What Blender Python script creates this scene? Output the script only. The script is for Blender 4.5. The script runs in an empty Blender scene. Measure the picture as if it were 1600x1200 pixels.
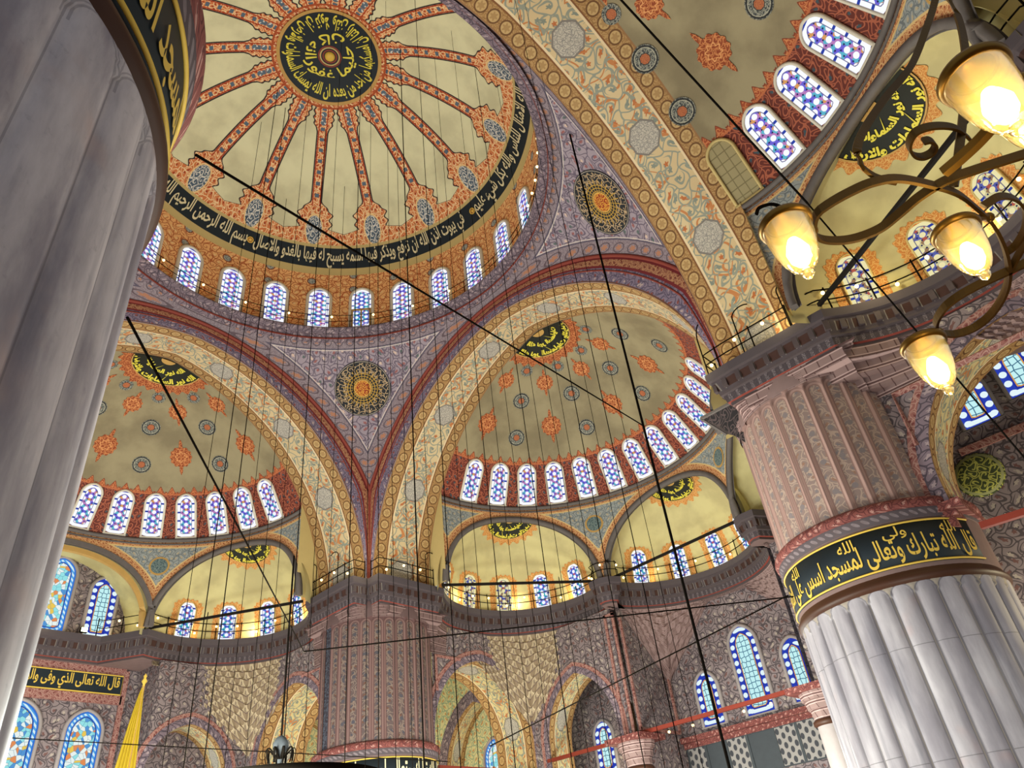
import bpy, math, random, unicodedata
import numpy as np
from mathutils import Vector, Matrix

random.seed(7)
PI = math.pi
scene = bpy.context.scene
COL = scene.collection

# ------------------------------------------------------------------ camera
CAM = np.array([-12.96247, -21.77023, 1.6])
YAW, PITCH, ROLL, FPX = 0.69830, 0.62480, -0.13210, 1152.36
FW = np.array([math.cos(PITCH)*math.cos(YAW), math.cos(PITCH)*math.sin(YAW), math.sin(PITCH)])
_r0 = np.array([math.sin(YAW), -math.cos(YAW), 0.0]); _u0 = np.cross(_r0, FW)
RT = math.cos(ROLL)*_r0 + math.sin(ROLL)*_u0
UP = -math.sin(ROLL)*_r0 + math.cos(ROLL)*_u0
cam_data = bpy.data.cameras.new('camera'); cam_data.sensor_width = 36.0
cam_data.lens = FPX/1600*36.0; cam_data.clip_start = 0.05; cam_data.clip_end = 300
cam = bpy.data.objects.new('camera', cam_data); COL.objects.link(cam)
cam.matrix_world = Matrix(((RT[0], UP[0], -FW[0], CAM[0]), (RT[1], UP[1], -FW[1], CAM[1]),
                           (RT[2], UP[2], -FW[2], CAM[2]), (0, 0, 0, 1)))
scene.camera = cam
vs = scene.view_settings
scene.display_settings.display_device = 'sRGB'
vs.view_transform = 'Standard'; vs.look = 'None'; vs.gamma = 1.0; vs.use_curve_mapping = False
vs.exposure = 0.0
scene.cycles.use_denoising = True
scene.cycles.max_bounces = 5; scene.cycles.diffuse_bounces = 3; scene.cycles.transparent_max_bounces = 12
scene.cycles.sample_clamp_indirect = 4.0
scene.cycles.caustics_reflective = False; scene.cycles.caustics_refractive = False

# ------------------------------------------------------------------ light
world = bpy.data.worlds.new('world'); scene.world = world; world.use_nodes = True
bg = world.node_tree.nodes['Background']
bg.inputs[0].default_value = (0.84, 0.91, 1.0, 1); bg.inputs[1].default_value = 0.46

def lamp(name, loc, power, col, radius):
    l = bpy.data.lights.new(name, 'POINT'); l.energy = power; l.color = col; l.shadow_soft_size = radius
    o = bpy.data.objects.new(name, l); o.location = loc; COL.objects.link(o); return o

WARM = (0.96, 1.0, 0.90); YEL = (1.0, 0.86, 0.50)
# the lamp rings that hang low over the whole prayer hall
for k, (x, y, p) in enumerate([(-5, -5, 2600), (6, -5, 1500), (-6, 7, 2200), (5, 5, 900), (0, 0, 3300),
                               (20, -4, 1700), (21, 6, 900), (-3, 21, 1700), (6, 21, 900), (6, -19, 500), (18, -18, 500)]):
    lamp('hall_lamp_ring_light', (x, y, 4.2), p*2.5, WARM, 1.1)
# flood lamps standing on the gallery cornice, behind the railing
def _ledge(c, a, r=5.12): return (c[0]+r*math.cos(math.radians(a)), c[1]+r*math.sin(math.radians(a)))
_E = [(20.54, 7.35), (24.67, -.67), (7.42, 20.41)]
for (x, y), p in [((11.75, 10.75), 60), ((10.75, 11.75), 60), (_ledge(_E[0], 100), 90), (_ledge(_E[0], 50), 120), (_ledge(_E[0], 5), 100), (_ledge(_E[1], 50), 100), (_ledge(_E[1], -5), 120), (_ledge(_E[1], -55), 100),
                  (_ledge(_E[2], 85), 100), (_ledge(_E[2], 40), 120), (_ledge(_E[2], -8), 90), ((3.6, 27.4), 80), ((0.0, 27.4), 80), ((10.7, -11.6), 60), ((10.7, -15.4), 90),
                  ((11.0, -19.0), 120), ((11.8, -23.0), 120), ((7.0, -25.3), 100)]:
    lamp('gallery_flood_light', (x, y, 18.95), p*.8, YEL, 0.2)
# light in the corner bays behind the lower arches
for (x, y, z, p) in [(20.5, 20.5, 7.0, 1500), (26.6, 17.5, 6.0, 120), (17.5, 26.6, 6.0, 120), (29.0, 9.0, 8.0, 160), (9.0, 29.0, 8.0, 160), (16.6, -21.0, 8.0, 650)]:
    lamp('corner_bay_lamp_light', (x, y, z), p, (1.0, 0.86, 0.55), 0.5)

# ------------------------------------------------------------------ camera rays used to measure positions
def ray(px, py):
    d = FW + RT*(px-800)/FPX - UP*(py-600)/FPX
    return d/np.linalg.norm(d)
def at_height(px, py, h):
    d = ray(px, py); return CAM + d*(h-CAM[2])/d[2]
def at_axis(px, py, ax, val):
    d = ray(px, py); return CAM + d*(val-CAM[ax])/d[ax]

# ------------------------------------------------------------------ properties
def tag(o, label=None, cat=None, group=None, kind=None):
    if label: o['label'] = label
    if cat: o['category'] = cat
    if group: o['group'] = group
    if kind: o['kind'] = kind
    return o
def empty(name, loc=(0, 0, 0)):
    o = bpy.data.objects.new(name, None); o.location = loc; o.empty_display_size = 0.1; COL.objects.link(o); return o
def copy_tree(o, parent=None):
    c = o.copy(); COL.objects.link(c)
    if parent is not None: c.parent = parent
    for ch in list(o.children): copy_tree(ch, c)
    return c

# ------------------------------------------------------------------ mesh builder
class MB:
    def __init__(s): s.v = []; s.f = []; s.uv = []; s.mi = []; s.w = []
    def add(s, verts, faces, uvs=None, m=0, uv2=None):
        b = len(s.v); s.v += [tuple(map(float, p)) for p in verts]
        uvs = uvs if uvs is not None else [(0, 0)]*len(verts)
        s.uv += [tuple(map(float, q)) for q in uvs]
        s.w += [tuple(map(float, q)) for q in uv2] if uv2 is not None else [(0, 0)]*len(verts)
        for k, f in enumerate(faces):
            s.f.append([b+i for i in f]); s.mi.append(m[k] if isinstance(m, (list, tuple)) else m)
        return s
    def grid(s, P, UV=None, m=0, uv2=None, closed=False):
        P = np.asarray(P, float); n, k = P.shape[:2]
        if UV is None: UV = np.zeros((n, k, 2))
        F = []; M = []
        for i in range(n-1):
            for j in range(k if closed else k-1):
                j2 = (j+1) % k
                F.append((i*k+j, i*k+j2, (i+1)*k+j2, (i+1)*k+j))
                M.append(m[i] if isinstance(m, (list, tuple)) else m)
        s.add(P.reshape(-1, 3), F, np.asarray(UV, float).reshape(-1, 2), M, None if uv2 is None else np.asarray(uv2).reshape(-1, 2))
        return s
    def box(s, c, size, m=0, rot=None):
        c = np.array(c, float); h = np.array(size, float)/2
        V = np.array([[x, y, z] for x in (-1, 1) for y in (-1, 1) for z in (-1, 1)])*h
        if rot is not None: V = V @ np.asarray(rot).T
        s.add(V+c, [(0, 1, 3, 2), (4, 6, 7, 5), (0, 4, 5, 1), (2, 3, 7, 6), (0, 2, 6, 4), (1, 5, 7, 3)],
              [(p[0]+p[1], p[2]) for p in V], m); return s
    def lathe(s, prof, c=(0, 0, 0), n=48, m=0, a0=0, a1=2*PI):
        full = abs(a1-a0-2*PI) < 1e-6
        A = np.linspace(a0, a1, n, endpoint=not full)
        P = [[(c[0]+r*math.cos(a), c[1]+r*math.sin(a), c[2]+z) for a in A] for r, z in prof]
        L = 0; UV = []
        for i, (r, z) in enumerate(prof):
            if i: L += math.hypot(r-prof[i-1][0], z-prof[i-1][1])
            UV.append([(a*max(r, .05), L) for a in A])
        return s.grid(P, UV, m, closed=full)
    def tube(s, pts, r, n=6, m=0, ry=None, closed=False, up=(0, 0, 1)):
        """sweep a circle (or a rectangle when ry is given: r wide, ry tall) along pts"""
        pts = np.asarray(pts, float); N = len(pts); rows = []; L = 0; UV = []
        for i in range(N):
            t = (pts[(i+1) % N]-pts[i-1]) if closed else pts[min(i+1, N-1)]-pts[max(i-1, 0)]
            t = t/(np.linalg.norm(t)+1e-12)
            ref = np.array(up, float)
            if abs(t @ ref) > .97: ref = np.array([1.0, 0.1, 0])
            a = np.cross(t, ref); a /= np.linalg.norm(a); b = np.cross(a, t)
            if i: L += np.linalg.norm(pts[i]-pts[i-1])
            if ry is None:
                rr = r[i] if hasattr(r, '__len__') else r
                rows.append([pts[i]+rr*(math.cos(q)*a+math.sin(q)*b) for q in np.linspace(0, 2*PI, n, endpoint=False)])
                UV.append([(L, q/n) for q in range(n)])
            else:
                rows.append([pts[i]+x*a*r/2+y*b*ry/2 for x, y in ((-1, -1), (1, -1), (1, 1), (-1, 1))])
                UV.append([(L, q/4) for q in range(4)])
        if closed: rows.append(rows[0]); UV.append(UV[0])
        s.grid(rows, UV, m, closed=True)
        if not closed:
            k = len(rows[0])
            for e in (0, -1): s.add(rows[e], [list(range(k))], None, m)
        return s
    def build(s, name, mats, parent=None, smooth=True):
        me = bpy.data.meshes.new(name); me.from_pydata(s.v, [], s.f)
        if not isinstance(mats, (list, tuple)): mats = [mats]
        for m in mats: me.materials.append(m)
        me.polygons.foreach_set('material_index', np.array(s.mi, np.int32))
        li = np.zeros(len(me.loops), np.int32); me.loops.foreach_get('vertex_index', li)
        u = me.uv_layers.new(name='UVMap'); u.data.foreach_set('uv', np.array(s.uv, np.float32)[li].ravel())
        w = np.array(s.w, np.float32)
        if np.abs(w).max() > 0:
            u2 = me.uv_layers.new(name='UV2'); u2.data.foreach_set('uv', w[li].ravel())
        if smooth: me.polygons.foreach_set('use_smooth', np.ones(len(me.polygons), bool))
        me.update(); me.validate(clean_customdata=False)
        o = bpy.data.objects.new(name, me); COL.objects.link(o)
        if parent is not None: o.parent = parent
        return o

# ------------------------------------------------------------------ shader expressions
def lin(h):
    h = h.lstrip('#'); c = [int(h[i:i+2], 16)/255 for i in (0, 2, 4)]
    return tuple(x/12.92 if x <= .04045 else ((x+.055)/1.055)**2.4 for x in c)+(1.0,)
NT = None
class X:
    def __init__(s, k): s.k = k
    def __add__(a, b): return op('ADD', a, b)
    __radd__ = __add__
    def __sub__(a, b): return op('SUBTRACT', a, b)
    def __rsub__(a, b): return op('SUBTRACT', b, a)
    def __mul__(a, b): return op('MULTIPLY', a, b)
    __rmul__ = __mul__
    def __truediv__(a, b): return op('DIVIDE', a, b)
    def __rtruediv__(a, b): return op('DIVIDE', b, a)
    def __lt__(a, b): return op('LESS_THAN', a, b)
    def __gt__(a, b): return op('GREATER_THAN', a, b)
    def __neg__(a): return op('MULTIPLY', a, -1.0)
def put(sock, v):
    if isinstance(v, X): NT.links.new(v.k, sock)
    elif isinstance(v, str): sock.default_value = lin(v)
    else: sock.default_value = v
def op(o, a, b=0.0, c=0.0):
    n = NT.nodes.new('ShaderNodeMath'); n.operation = o
    put(n.inputs[0], a); put(n.inputs[1], b); put(n.inputs[2], c); return X(n.outputs[0])
def fract(a): return op('FRACT', a)
def floor_(a): return op('FLOOR', a)
def ab(a): return op('ABSOLUTE', a)
def mn(a, b): return op('MINIMUM', a, b)
def mx(a, b): return op('MAXIMUM', a, b)
def sin(a): return op('SINE', a)
def cos(a): return op('COSINE', a)
def hyp(a, b): return op('SQRT', a*a+b*b)
def near(a, c, w): return op('COMPARE', a, c, w)
def inv(a): return 1.0-a
def sm(e0, e1, x):
    n = NT.nodes.new('ShaderNodeMapRange'); n.interpolation_type = 'SMOOTHSTEP'
    put(n.inputs[0], x); n.inputs[1].default_value = e0; n.inputs[2].default_value = e1; return X(n.outputs[0])
def mix(f, a, b):
    n = NT.nodes.new('ShaderNodeMix'); n.data_type = 'RGBA'
    put(n.inputs[0], f); put(n.inputs[6], a); put(n.inputs[7], b); return X(n.outputs[2])
def xyz(x, y, z=0.0):
    n = NT.nodes.new('ShaderNodeCombineXYZ')
    for i, q in enumerate((x, y, z)): put(n.inputs[i], q)
    return X(n.outputs[0])
def uvs(name='UVMap'):
    n = NT.nodes.new('ShaderNodeUVMap'); n.uv_map = name
    s = NT.nodes.new('ShaderNodeSeparateXYZ'); NT.links.new(n.outputs[0], s.inputs[0])
    return X(s.outputs[0]), X(s.outputs[1])
def pos():
    n = NT.nodes.new('ShaderNodeTexCoord'); return X(n.outputs['Object'])
def noise(vec, scale, detail=3.0, rough=.55):
    n = NT.nodes.new('ShaderNodeTexNoise'); put(n.inputs['Vector'], vec)
    n.inputs['Scale'].default_value = scale; n.inputs['Detail'].default_value = detail; n.inputs['Roughness'].default_value = rough
    return X(n.outputs[0])
def vor(u, v, feature='F1', rnd=1.0):
    n = NT.nodes.new('ShaderNodeTexVoronoi'); n.voronoi_dimensions = '2D'; n.feature = feature
    put(n.inputs['Vector'], xyz(u, v)); n.inputs['Scale'].default_value = 1.0; n.inputs['Randomness'].default_value = rnd
    if feature == 'DISTANCE_TO_EDGE': return X(n.outputs['Distance'])
    s = NT.nodes.new('ShaderNodeSeparateXYZ'); NT.links.new(n.outputs['Position'], s.inputs[0])
    c = NT.nodes.new('ShaderNodeSeparateColor'); NT.links.new(n.outputs['Color'], c.inputs[0])
    return X(n.outputs['Distance']), X(s.outputs[0]), X(s.outputs[1]), X(c.outputs[0]), X(c.outputs[1])
def scroll(u, v, cell, rnd=.8, turns=2.1, w=.30):
    """curling tendrils: one spiral per cell plus stems between the cells, and a small flower; returns line, flower, id"""
    U, V = u/cell, v/cell
    U, V = U+.17*sin(V*3.9+1.0), V+.17*sin(U*3.5)
    d, px, py, c1, c2 = vor(U, V, rnd=rnd)
    lx, ly = U-px, V-py
    r = hyp(lx, ly); a = op('ARCTAN2', ly, lx)/(2*PI)
    sp = fract(r*turns+a+c1)
    line = (sp < w)*(r < .52)
    stem = vor(U, V, 'DISTANCE_TO_EDGE', rnd) < .055
    flower = r < (.17+.05*cos(a*(2*PI*5)))
    return mx(line, stem), flower, c2
def rings(u, v, p, r0, w, n=6):
    x = (fract(u/p)-.5)*p
    r = hyp(x, v); a = op('ARCTAN2', v, x)
    return near(r, r0, w), r < (r0*.55+r0*.16*cos(a*float(n))), r
def material(name, fn, rough=.75, spec=.25, bump=None, metal=0.0):
    global NT
    m = bpy.data.materials.new(name); m.use_nodes = True; NT = m.node_tree
    b = NT.nodes['Principled BSDF']
    b.inputs['Roughness'].default_value = rough; b.inputs['Specular IOR Level'].default_value = spec
    b.inputs['Metallic'].default_value = metal
    r = fn()
    h = None
    if isinstance(r, tuple): r, h = r
    put(b.inputs['Base Color'], r)
    if h is not None:
        n = NT.nodes.new('ShaderNodeBump'); n.inputs['Strength'].default_value = (bump or .5); n.inputs['Distance'].default_value = .05
        put(n.inputs['Height'], h); NT.links.new(n.outputs[0], b.inputs['Normal'])
    return m
def emission(name, fn, strength):
    global NT
    m = bpy.data.materials.new(name); m.use_nodes = True; NT = m.node_tree; NT.nodes.clear()
    e = NT.nodes.new('ShaderNodeEmission'); o = NT.nodes.new('ShaderNodeOutputMaterial')
    put(e.inputs[0], fn()); e.inputs[1].default_value = strength
    NT.links.new(e.outputs[0], o.inputs[0]); m.cycles.emission_sampling = 'NONE'
    return m
def plain(name, h, rough=.6, metal=0.0, var=.0):
    def f():
        if not var: return h
        nz = noise(pos(), 3.0); return mix(nz*var, h, '#201c1c')
    return material(name, f, rough, metal=metal)
# ------------------------------------------------------------------ materials
def plaster(a, b, sc=.35):
    n = noise(pos(), sc, 5.0); return mix(sm(.38, .66, n), a, b)

def f_dome():
    # u: rib units, v: distance from the dome axis in metres
    u, v = uvs()
    a = fract(u+.5)-.5
    x = a*v*.3927; axx = ab(x)
    field = mix(sm(.35, .7, noise(pos(), .5, 5.0)), '#dcdab2', '#c6c39e')
    hw = .33+sm(4.9, 4.2, v)*(.26+.05*sin(v*16.0))+sm(8.6, 9.3, v)*(.72+.10*sin(v*15.0))+mx(v-9.95, 0.0)*4.2
    ring = v < 3.36
    orn = mx(axx < hw, ring)
    l, fl, cid = scroll(x, v, .34)
    base = mix(l, '#cf7a48', '#edcf9e')
    base = mix(fl, base, '#9c3a22')
    loz = near(fract(v/.62)-.5, 0.0, .16)*(axx < .13)
    base = mix(loz*(v < 8.9), base, '#56697a')
    base = mix(near(axx, .24, .035)*(v < 8.9), base, '#a43a22')
    d2 = hyp(x, (v-10.0)*.8)
    base = mix(d2 < .52, base, mix(scroll(x, v, .3)[0], '#4d5f70', '#d9d8cf'))
    base = mix(near(d2, .55, .04), base, '#e8c58c')
    d3 = hyp(x, (v-4.25)); base = mix(mx(d3 < .17, hyp(x, v-3.75) < .17), base, mix(fl, '#5c7080', '#e6e2d8'))
    col = mix(orn, field, base)
    col = mix(near(axx, hw, .045)*(v > 3.3), col, '#3a3030')
    col = mix(near(v, 3.32, .06), col, '#a8502c')
    return col
M_dome = material('dome_paint', f_dome)

def f_drum():
    u, v = uvs()
    l, fl, c = scroll(u, v, .5, w=.24)
    col = mix(l, '#f0ba7c', '#b8643c'); col = mix(fl*(c > .4), col, '#f0cc92')
    gx = (fract(u/2.735)-.5)*2.735; gy = (fract(v/1.25+.5*floor_(u/2.735))-.5)*1.25
    r = hyp(gx, gy)
    col = mix(r < .25, col, mix(scroll(u, v, .2)[0], '#67757a', '#c9c8b8'))
    col = mix(near(r, .27, .035), col, '#8a4a30')
    return col
M_drum = material('drum_paint', f_drum)
M_black = plain('inscription_ground', '#1d262c', .6)
M_gold = plain('gold_lettering', '#d9b64e', .45)
M_cream = plain('cream_lettering', '#d8cda4', .6)
M_yell = plain('yellow_lettering', '#dfd24a', .5)
M_creamline = plain('cream_fillet', '#c3ae74', .7, var=.1)
M_red = plain('red_fillet', '#8c4136', .7, var=.2)
M_white = plain('white_frame', '#d9d2c0', .7, var=.05)

def f_purple():
    u, v = uvs()
    l, fl, c = scroll(u, v, .42)
    col = mix(noise(pos(), .8), '#6c5f68', '#84727a')
    col = mix(l, col, '#4d434c'); return mix(fl, col, '#9b8a8c')
M_purple = material('purple_cornice_paint', f_purple)
def f_circ():
    u, v = uvs()
    rg, fl, r = rings(u, v-.5, .95, .34, .035)
    col = mix(noise(pos(), .8), '#8f8187', '#a09093')
    col = mix(scroll(u, v, .3)[0], col, '#75686f'); col = mix(rg, col, '#5c4c50'); return mix(fl, col, '#b07a5c')
M_circ = material('roundel_border_paint', f_circ)

def f_pend():
    u, v = uvs(); de, dt = uvs('UV2')
    m = mn(de, dt)
    n = noise(pos(), .25, 4.0)
    g = mix(n, '#887d88', '#a0939a')
    l, fl, c = scroll(u, v, .55, turns=1.8)
    col = mix(l, g, '#655a68'); col = mix(fl, col, mix(c > .5, '#8e5a58', '#c9b0a0'))
    col = mix(fl*(c > .8), col, '#55625f')
    # border with small roundels
    sl = dt < de; bu = sl*u+(1.0-sl)*v
    rg, f2, r = rings(bu, m-.5, .8, .27, .03)
    bc = mix(scroll(u, v, .3)[0], '#8d8085', '#76686f'); bc = mix(rg, bc, '#5d4f55'); bc = mix(f2, bc, '#a8765c')
    col = mix(m < .95, col, bc)
    col = mix(near(m, .97, .04), col, '#57505e'); col = mix(near(m, 1.06, .03), col, '#c3b7b0')
    col = mix(m < .12, col, '#5f4a50')
    return col
M_pend = material('pendentive_paint', f_pend)

def soffit(tint, w=3.8):
    def f():
        u, v = uvs()          # u along the arch (m), v across 0..1
        y = v*w
        g = mix(noise(pos(), .5, 4.0), *tint)
        l, fl, c = scroll(u, y, .62, turns=1.6, w=.26)
        col = mix(l, g, '#8b8f80'); col = mix(fl, col, mix(c > .45, '#b0683c', '#7d8478'))
        l2, fl2, c2 = scroll(u+3.3, y+1.7, 1.1, turns=1.3, w=.16)
        col = mix(l2*(c2 > .35)*inv(l), col, '#b87a4a')
        k = (fract(u/5.2)-.5)*5.2
        r = mx(mx(ab(k), ab(y-w/2)), (ab(k)+ab(y-w/2))*.7071)
        col = mix(r < .66, col, mix(scroll(u, y, .22)[0], '#b5aea0', '#86837e'))
        col = mix(near(r, .68, .04), col, '#79736c')
        e = mn(y, w-y)
        rg, f2, rr = rings(u, e-.42, .72, .27, .035)
        bc = mix(noise(pos(), 1.0), '#b3905e', '#9d7a4d'); bc = mix(scroll(u, y, .25)[0], bc, '#8c683f')
        bc = mix(rr < .3, bc, '#b89a68'); bc = mix(rg, bc, '#6b4a2c'); bc = mix(f2*(rr < .2), bc, '#a28255')
        col = mix(e < .82, col, bc)
        col = mix(near(e, .84, .035), col, '#7a5030'); col = mix(near(e, .93, .05), col, '#d8c39c')
        col = mix(e < .07, col, '#8f6a46')
        return col
    return f
M_soffit = material('arch_soffit_paint', soffit(('#bfa67c', '#d2bf96')))
M_soffit_pale = material('pale_arch_soffit_paint', soffit(('#c2b07c', '#cfc393')))

def f_face():
    u, v = uvs()
    l, fl, c = scroll(u, v*1.6, .42)
    col = mix(l, '#877a8c', '#5c5468'); col = mix(fl, col, mix(c > .5, '#8a4a40', '#b9a5a0'))
    l2, f2, c2 = scroll(u, v*1.6+5.0, .3)
    rc = mix(l2, '#a06a54', '#c99a70'); rc = mix(f2, rc, '#7a3830')
    col = mix(v > .56, col, rc)
    col = mix(near(v, .56, .045), col, '#7c3034'); col = mix(near(v, .92, .05), col, '#7c3034'); col = mix(v < .05, col, '#6b4a3c')
    return col
M_face = material('arch_face_paint', f_face)

def f_semi():
    u, v = uvs()             # u metres along the ring at the base, v metres up the shell
    field = mix(sm(.36, .66, noise(pos(), .4, 6.0)), '#9b9070', '#81765b')
    l, fl, c = scroll(u, v, .42)
    band = mix(l, '#642f27', '#a55c44'); band = mix(fl*(c > .5), band, '#3d5058'); 
    xx = ab(fract(u/.84)-.5)*2.0; fr = 3.20+.17*cos(xx*PI)+.13*mx(0.0, 1.0-xx*2.4)+.12*(xx > .80)
    l2, f2, c2 = scroll(u, v, .27)
    fringe = mix(l2, '#9a4a2e', '#c98252')
    col = mix(v < fr, field, fringe)
    col = mix(near(v, fr, .035), col, '#7d3f2a')
    col = mix(v < 3.02, col, band)
    col = mix(near(v, 3.0, .045), col, '#b86a44')
    return col
M_semi = material('semidome_paint', f_semi)

def f_exw():
    u, v = uvs(); de, dt = uvs('UV2')
    m = mn(de, dt)
    l, fl, c = scroll(u, v, .4)
    col = mix(l, '#9aa09c', '#70787a'); col = mix(fl, col, '#b3a68a')
    l2, f2, c2 = scroll(u, v, .22)
    bc = mix(l2, '#b8794c', '#d9b07c'); bc = mix(f2, bc, '#8a4028')
    col = mix(m < .52, col, bc); col = mix(near(m, .53, .04), col, '#d8bb80'); col = mix(m < .1, col, '#c7a468')
    return col
M_exw = material('exedra_spandrel_paint', f_exw)
M_exedra = material('exedra_plaster', lambda: plaster('#c4ba86', '#b0a578', .5))
M_rim = plain('grey_arch_moulding', '#6e6763', .7, var=.4)
M_rimgold = plain('golden_arch_moulding', '#c59d58', .6, var=.2)

def f_cornice():
    u, v = uvs()
    k = ab(fract(u/.62)-.5); 
    tooth = (k < .34)*near(v, .5, .3)
    col = mix(noise(pos(), 2.0), '#3d3538', '#564b4d')
    dk = mix(noise(pos(), 3.0), '#34201b', '#472e27')
    col = mix(tooth, col, dk); col = mix(near(k, .36, .03)*near(v, .5, .34), col, '#777069')
    return col, inv(tooth)
M_cornice = material('cornice_teeth_paint', f_cornice, bump=.8)
def f_corn2():
    u, v = uvs()
    l, fl, c = scroll(u, v, .16); k = ab(fract(u/.31)-.5)
    col = mix(k < .3, '#6c6264', '#494043'); return mix(l, col, '#3f373a')
M_corn2 = material('cornice_leaf_paint', f_corn2)
M_cornice_line = plain('cornice_fillet', '#54494a', .7, var=.3)
M_corntop = plain('gallery_walkway', '#4f474a', .8)

def f_brick():
    u, v = uvs()
    row = floor_(v/.42); bu = u/.5+.5*op('MODULO', row, 2.0)
    a = ab(fract(bu)-.5); b = ab(fract(v/.42)-.5)
    e = mx(a*1.0, b*1.05)
    col = mix(noise(pos(), .7, 4.0), '#775f5d', '#8f7872')
    joint = e > .455
    col = mix(joint, col, '#5a4240'); col = mix(near(b, .36, .05), col, '#b09590')
    return col, inv(joint)
M_brick = material('painted_brick_muqarnas', f_brick, bump=.7)
M_brick_dim = material('dimmed_brick_corbels', lambda: (lambda r: (mix(.35, r[0], '#3b2526'), r[1]))(f_brick()), bump=.7)  # brick colour darkened to offset strong lamplight round the far pier
def f_muq():
    u, v = uvs()
    a = ab(fract(u)-.5); b = fract(v)
    g = mix(noise(pos(), .8, 4.0), '#b8a688', '#9c8a70')
    niche = hyp(a*2.2, b) < .78
    col = mix(niche, g, '#8a775f'); col = mix(near(hyp(a*2.2, b), .8, .05), col, '#cbb997')
    col = mix(b > .86, col, '#77655a'); col = mix((a > .46)*(b > .3), col, '#66564c')
    return col, inv(niche)
M_muq = material('muqarnas_plaster', f_muq, bump=.6)

def f_wall():
    u, v = uvs()
    l, fl, c = scroll(u, v, .48, turns=1.7)
    g = mix(noise(pos(), .3, 4.0), '#75686a', '#8d7f7e')
    col = mix(l, g, '#4e4548'); return mix(fl, col, mix(c > .5, '#a3978c', '#6b4c48'))
M_wall = material('painted_wall', f_wall)
def f_pinkband():
    u, v = uvs()
    l, fl, c = scroll(u, v, .3)
    col = mix(l, '#8a5a53', '#a58075'); return mix(fl, col, '#6e3a38')
M_pink = material('pink_border_paint', f_pinkband)
def f_green():
    u, v = uvs()
    l, fl, c = scroll(u, v, .5, turns=1.7)
    g = mix(noise(pos(), .5), '#cdc292', '#bdb98c')
    col = mix(l, g, '#869a80'); col = mix(fl, col, '#b58452')
    return col
M_green = material('green_floral_paint', f_green)

def f_marble():
    p = pos(); 
    n = noise(xyz(*sep(p, .9, .9, .22)), 1.1, 6.0, .6)
    col = mix(sm(.3, .72, n), '#7d787f', '#aca7ab')
    n2 = noise(xyz(*sep(p, 1.4, 1.4, .12)), 1.6, 4.0)
    col = mix(sm(.56, .75, n2)*.6, col, '#5d5c66')
    n3 = noise(p, .7, 2.0); col = mix(sm(.6, .78, n3)*.45, col, '#a98a84')
    u, v = uvs(); a = ab(fract(u)-.5)                       # darker lines in the grooves, round the reed heads and in the drum joints
    g = mx(a > .475, near(hyp(a*.69, mx(v-8.25, 0.0)), .315, .02))
    g = mx(g, (ab(fract(v/2.95+.1*floor_(u/7.0))-.5) < .004))
    col = mix(g*.55, col, '#4b474b')
    col = mix(hyp(a*.69, mx(v-8.25, 0.0)) > .335, col, '#8d8378')
    return col
def sep(p, *sc):
    s = NT.nodes.new('ShaderNodeSeparateXYZ'); NT.links.new(p.k, s.inputs[0])
    return [X(s.outputs[i])*sc[i] for i in range(3)]
M_marble = material('grey_marble', f_marble, rough=.6, spec=.2)
def f_marble_near():
    p = pos()
    n = noise(xyz(*sep(p, .9, .9, .25)), 1.5, 7.0, .62); col = mix(sm(.3, .7, n), '#837d86', '#c8c1c3')
    n2 = noise(xyz(*sep(p, 1.5, 1.5, .16)), 1.9, 5.0); col = mix(sm(.52, .72, n2)*.6, col, '#6a6874')
    n3 = noise(p, .9, 3.0); col = mix(sm(.56, .74, n3)*.5, col, '#b39a92')
    n4 = noise(p, 9.0, 4.0); col = mix(sm(.6, .8, n4)*.3, col, '#66626a')
    u, v = uvs(); a = ab(fract(u)-.5); h = hyp(a*.69, mx(v-8.25, 0.0))
    g = mx(near(h, .30, .012), near(h, .34, .008))*(v > 8.1); return mix(mx(g, a > .485)*.4, col, '#57535a')
M_marble_near = material('grey_marble_near', f_marble_near, rough=.6, spec=.2)
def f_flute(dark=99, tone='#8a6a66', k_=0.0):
    u, v = uvs()             # u in flute units, v metres
    a = ab(fract(u)-.5)
    l, fl, c = scroll(u*.62, v, .34, turns=1.6, w=.34)
    g = mix(noise(pos(), .6), '#5f5453', '#766865')
    col = mix(l, g, '#99887a'); col = mix(fl, col, mix(c > .5, '#4d5560', '#74503c'))
    k = fract(v/1.15)
    col = mix(hyp(a*.62, (k-.5)*1.15) < .10, col, '#565a62')
    ru = hyp(a*.67, mx(v-16.02, 0.0)); a = mn(ru/.67, .49)
    col = mix(a > .27, col, mix(near(a, .40, .06), '#6f524f', '#977972'))
    col = mix(near(floor_(u), float(dark), .5)*(ab(fract(u)-.5) < .42), col, mix(l, '#2c3440', '#566472'))
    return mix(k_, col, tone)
M_flute = material('painted_flutes', f_flute)
M_flute_dim = material('painted_flutes_dimmed', lambda: f_flute(14, '#3b2526', .42)); M_flute_lit = material('painted_flutes_lit', lambda: f_flute(9, '#c8a898', .22))  # far copy darkened against strong lamplight, right copy lightened as by the chandelier
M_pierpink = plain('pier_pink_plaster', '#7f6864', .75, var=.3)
M_pierdim = plain('dimmed_pier_plaster', '#5f4a48', .75, var=.3)  # pink plaster darkened likewise against the lamplight on the far pier
M_bronze = plain('bronze_ring', '#46291a', .5, var=.3)
def f_torus():
    u, v = uvs(); l, fl, c = scroll(u, v, .3)
    col = mix(l, '#7c4640', '#5a2e2c'); return mix(fl, col, '#a57a70')
M_torus = material('carved_red_torus', f_torus)
def f_leafring():
    u, v = uvs()
    col = mix(hyp((fract(u/.3)-.5)*.3, v-.17) < .085, '#4b464c', '#8b8084'); return mix(noise(pos(), 5.0), col, '#5a4c4c')
M_leafring = material('leaf_ring_paint', f_leafring)
M_iron = material('dark_iron', lambda: '#14110e', .8, 0.0)
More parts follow.
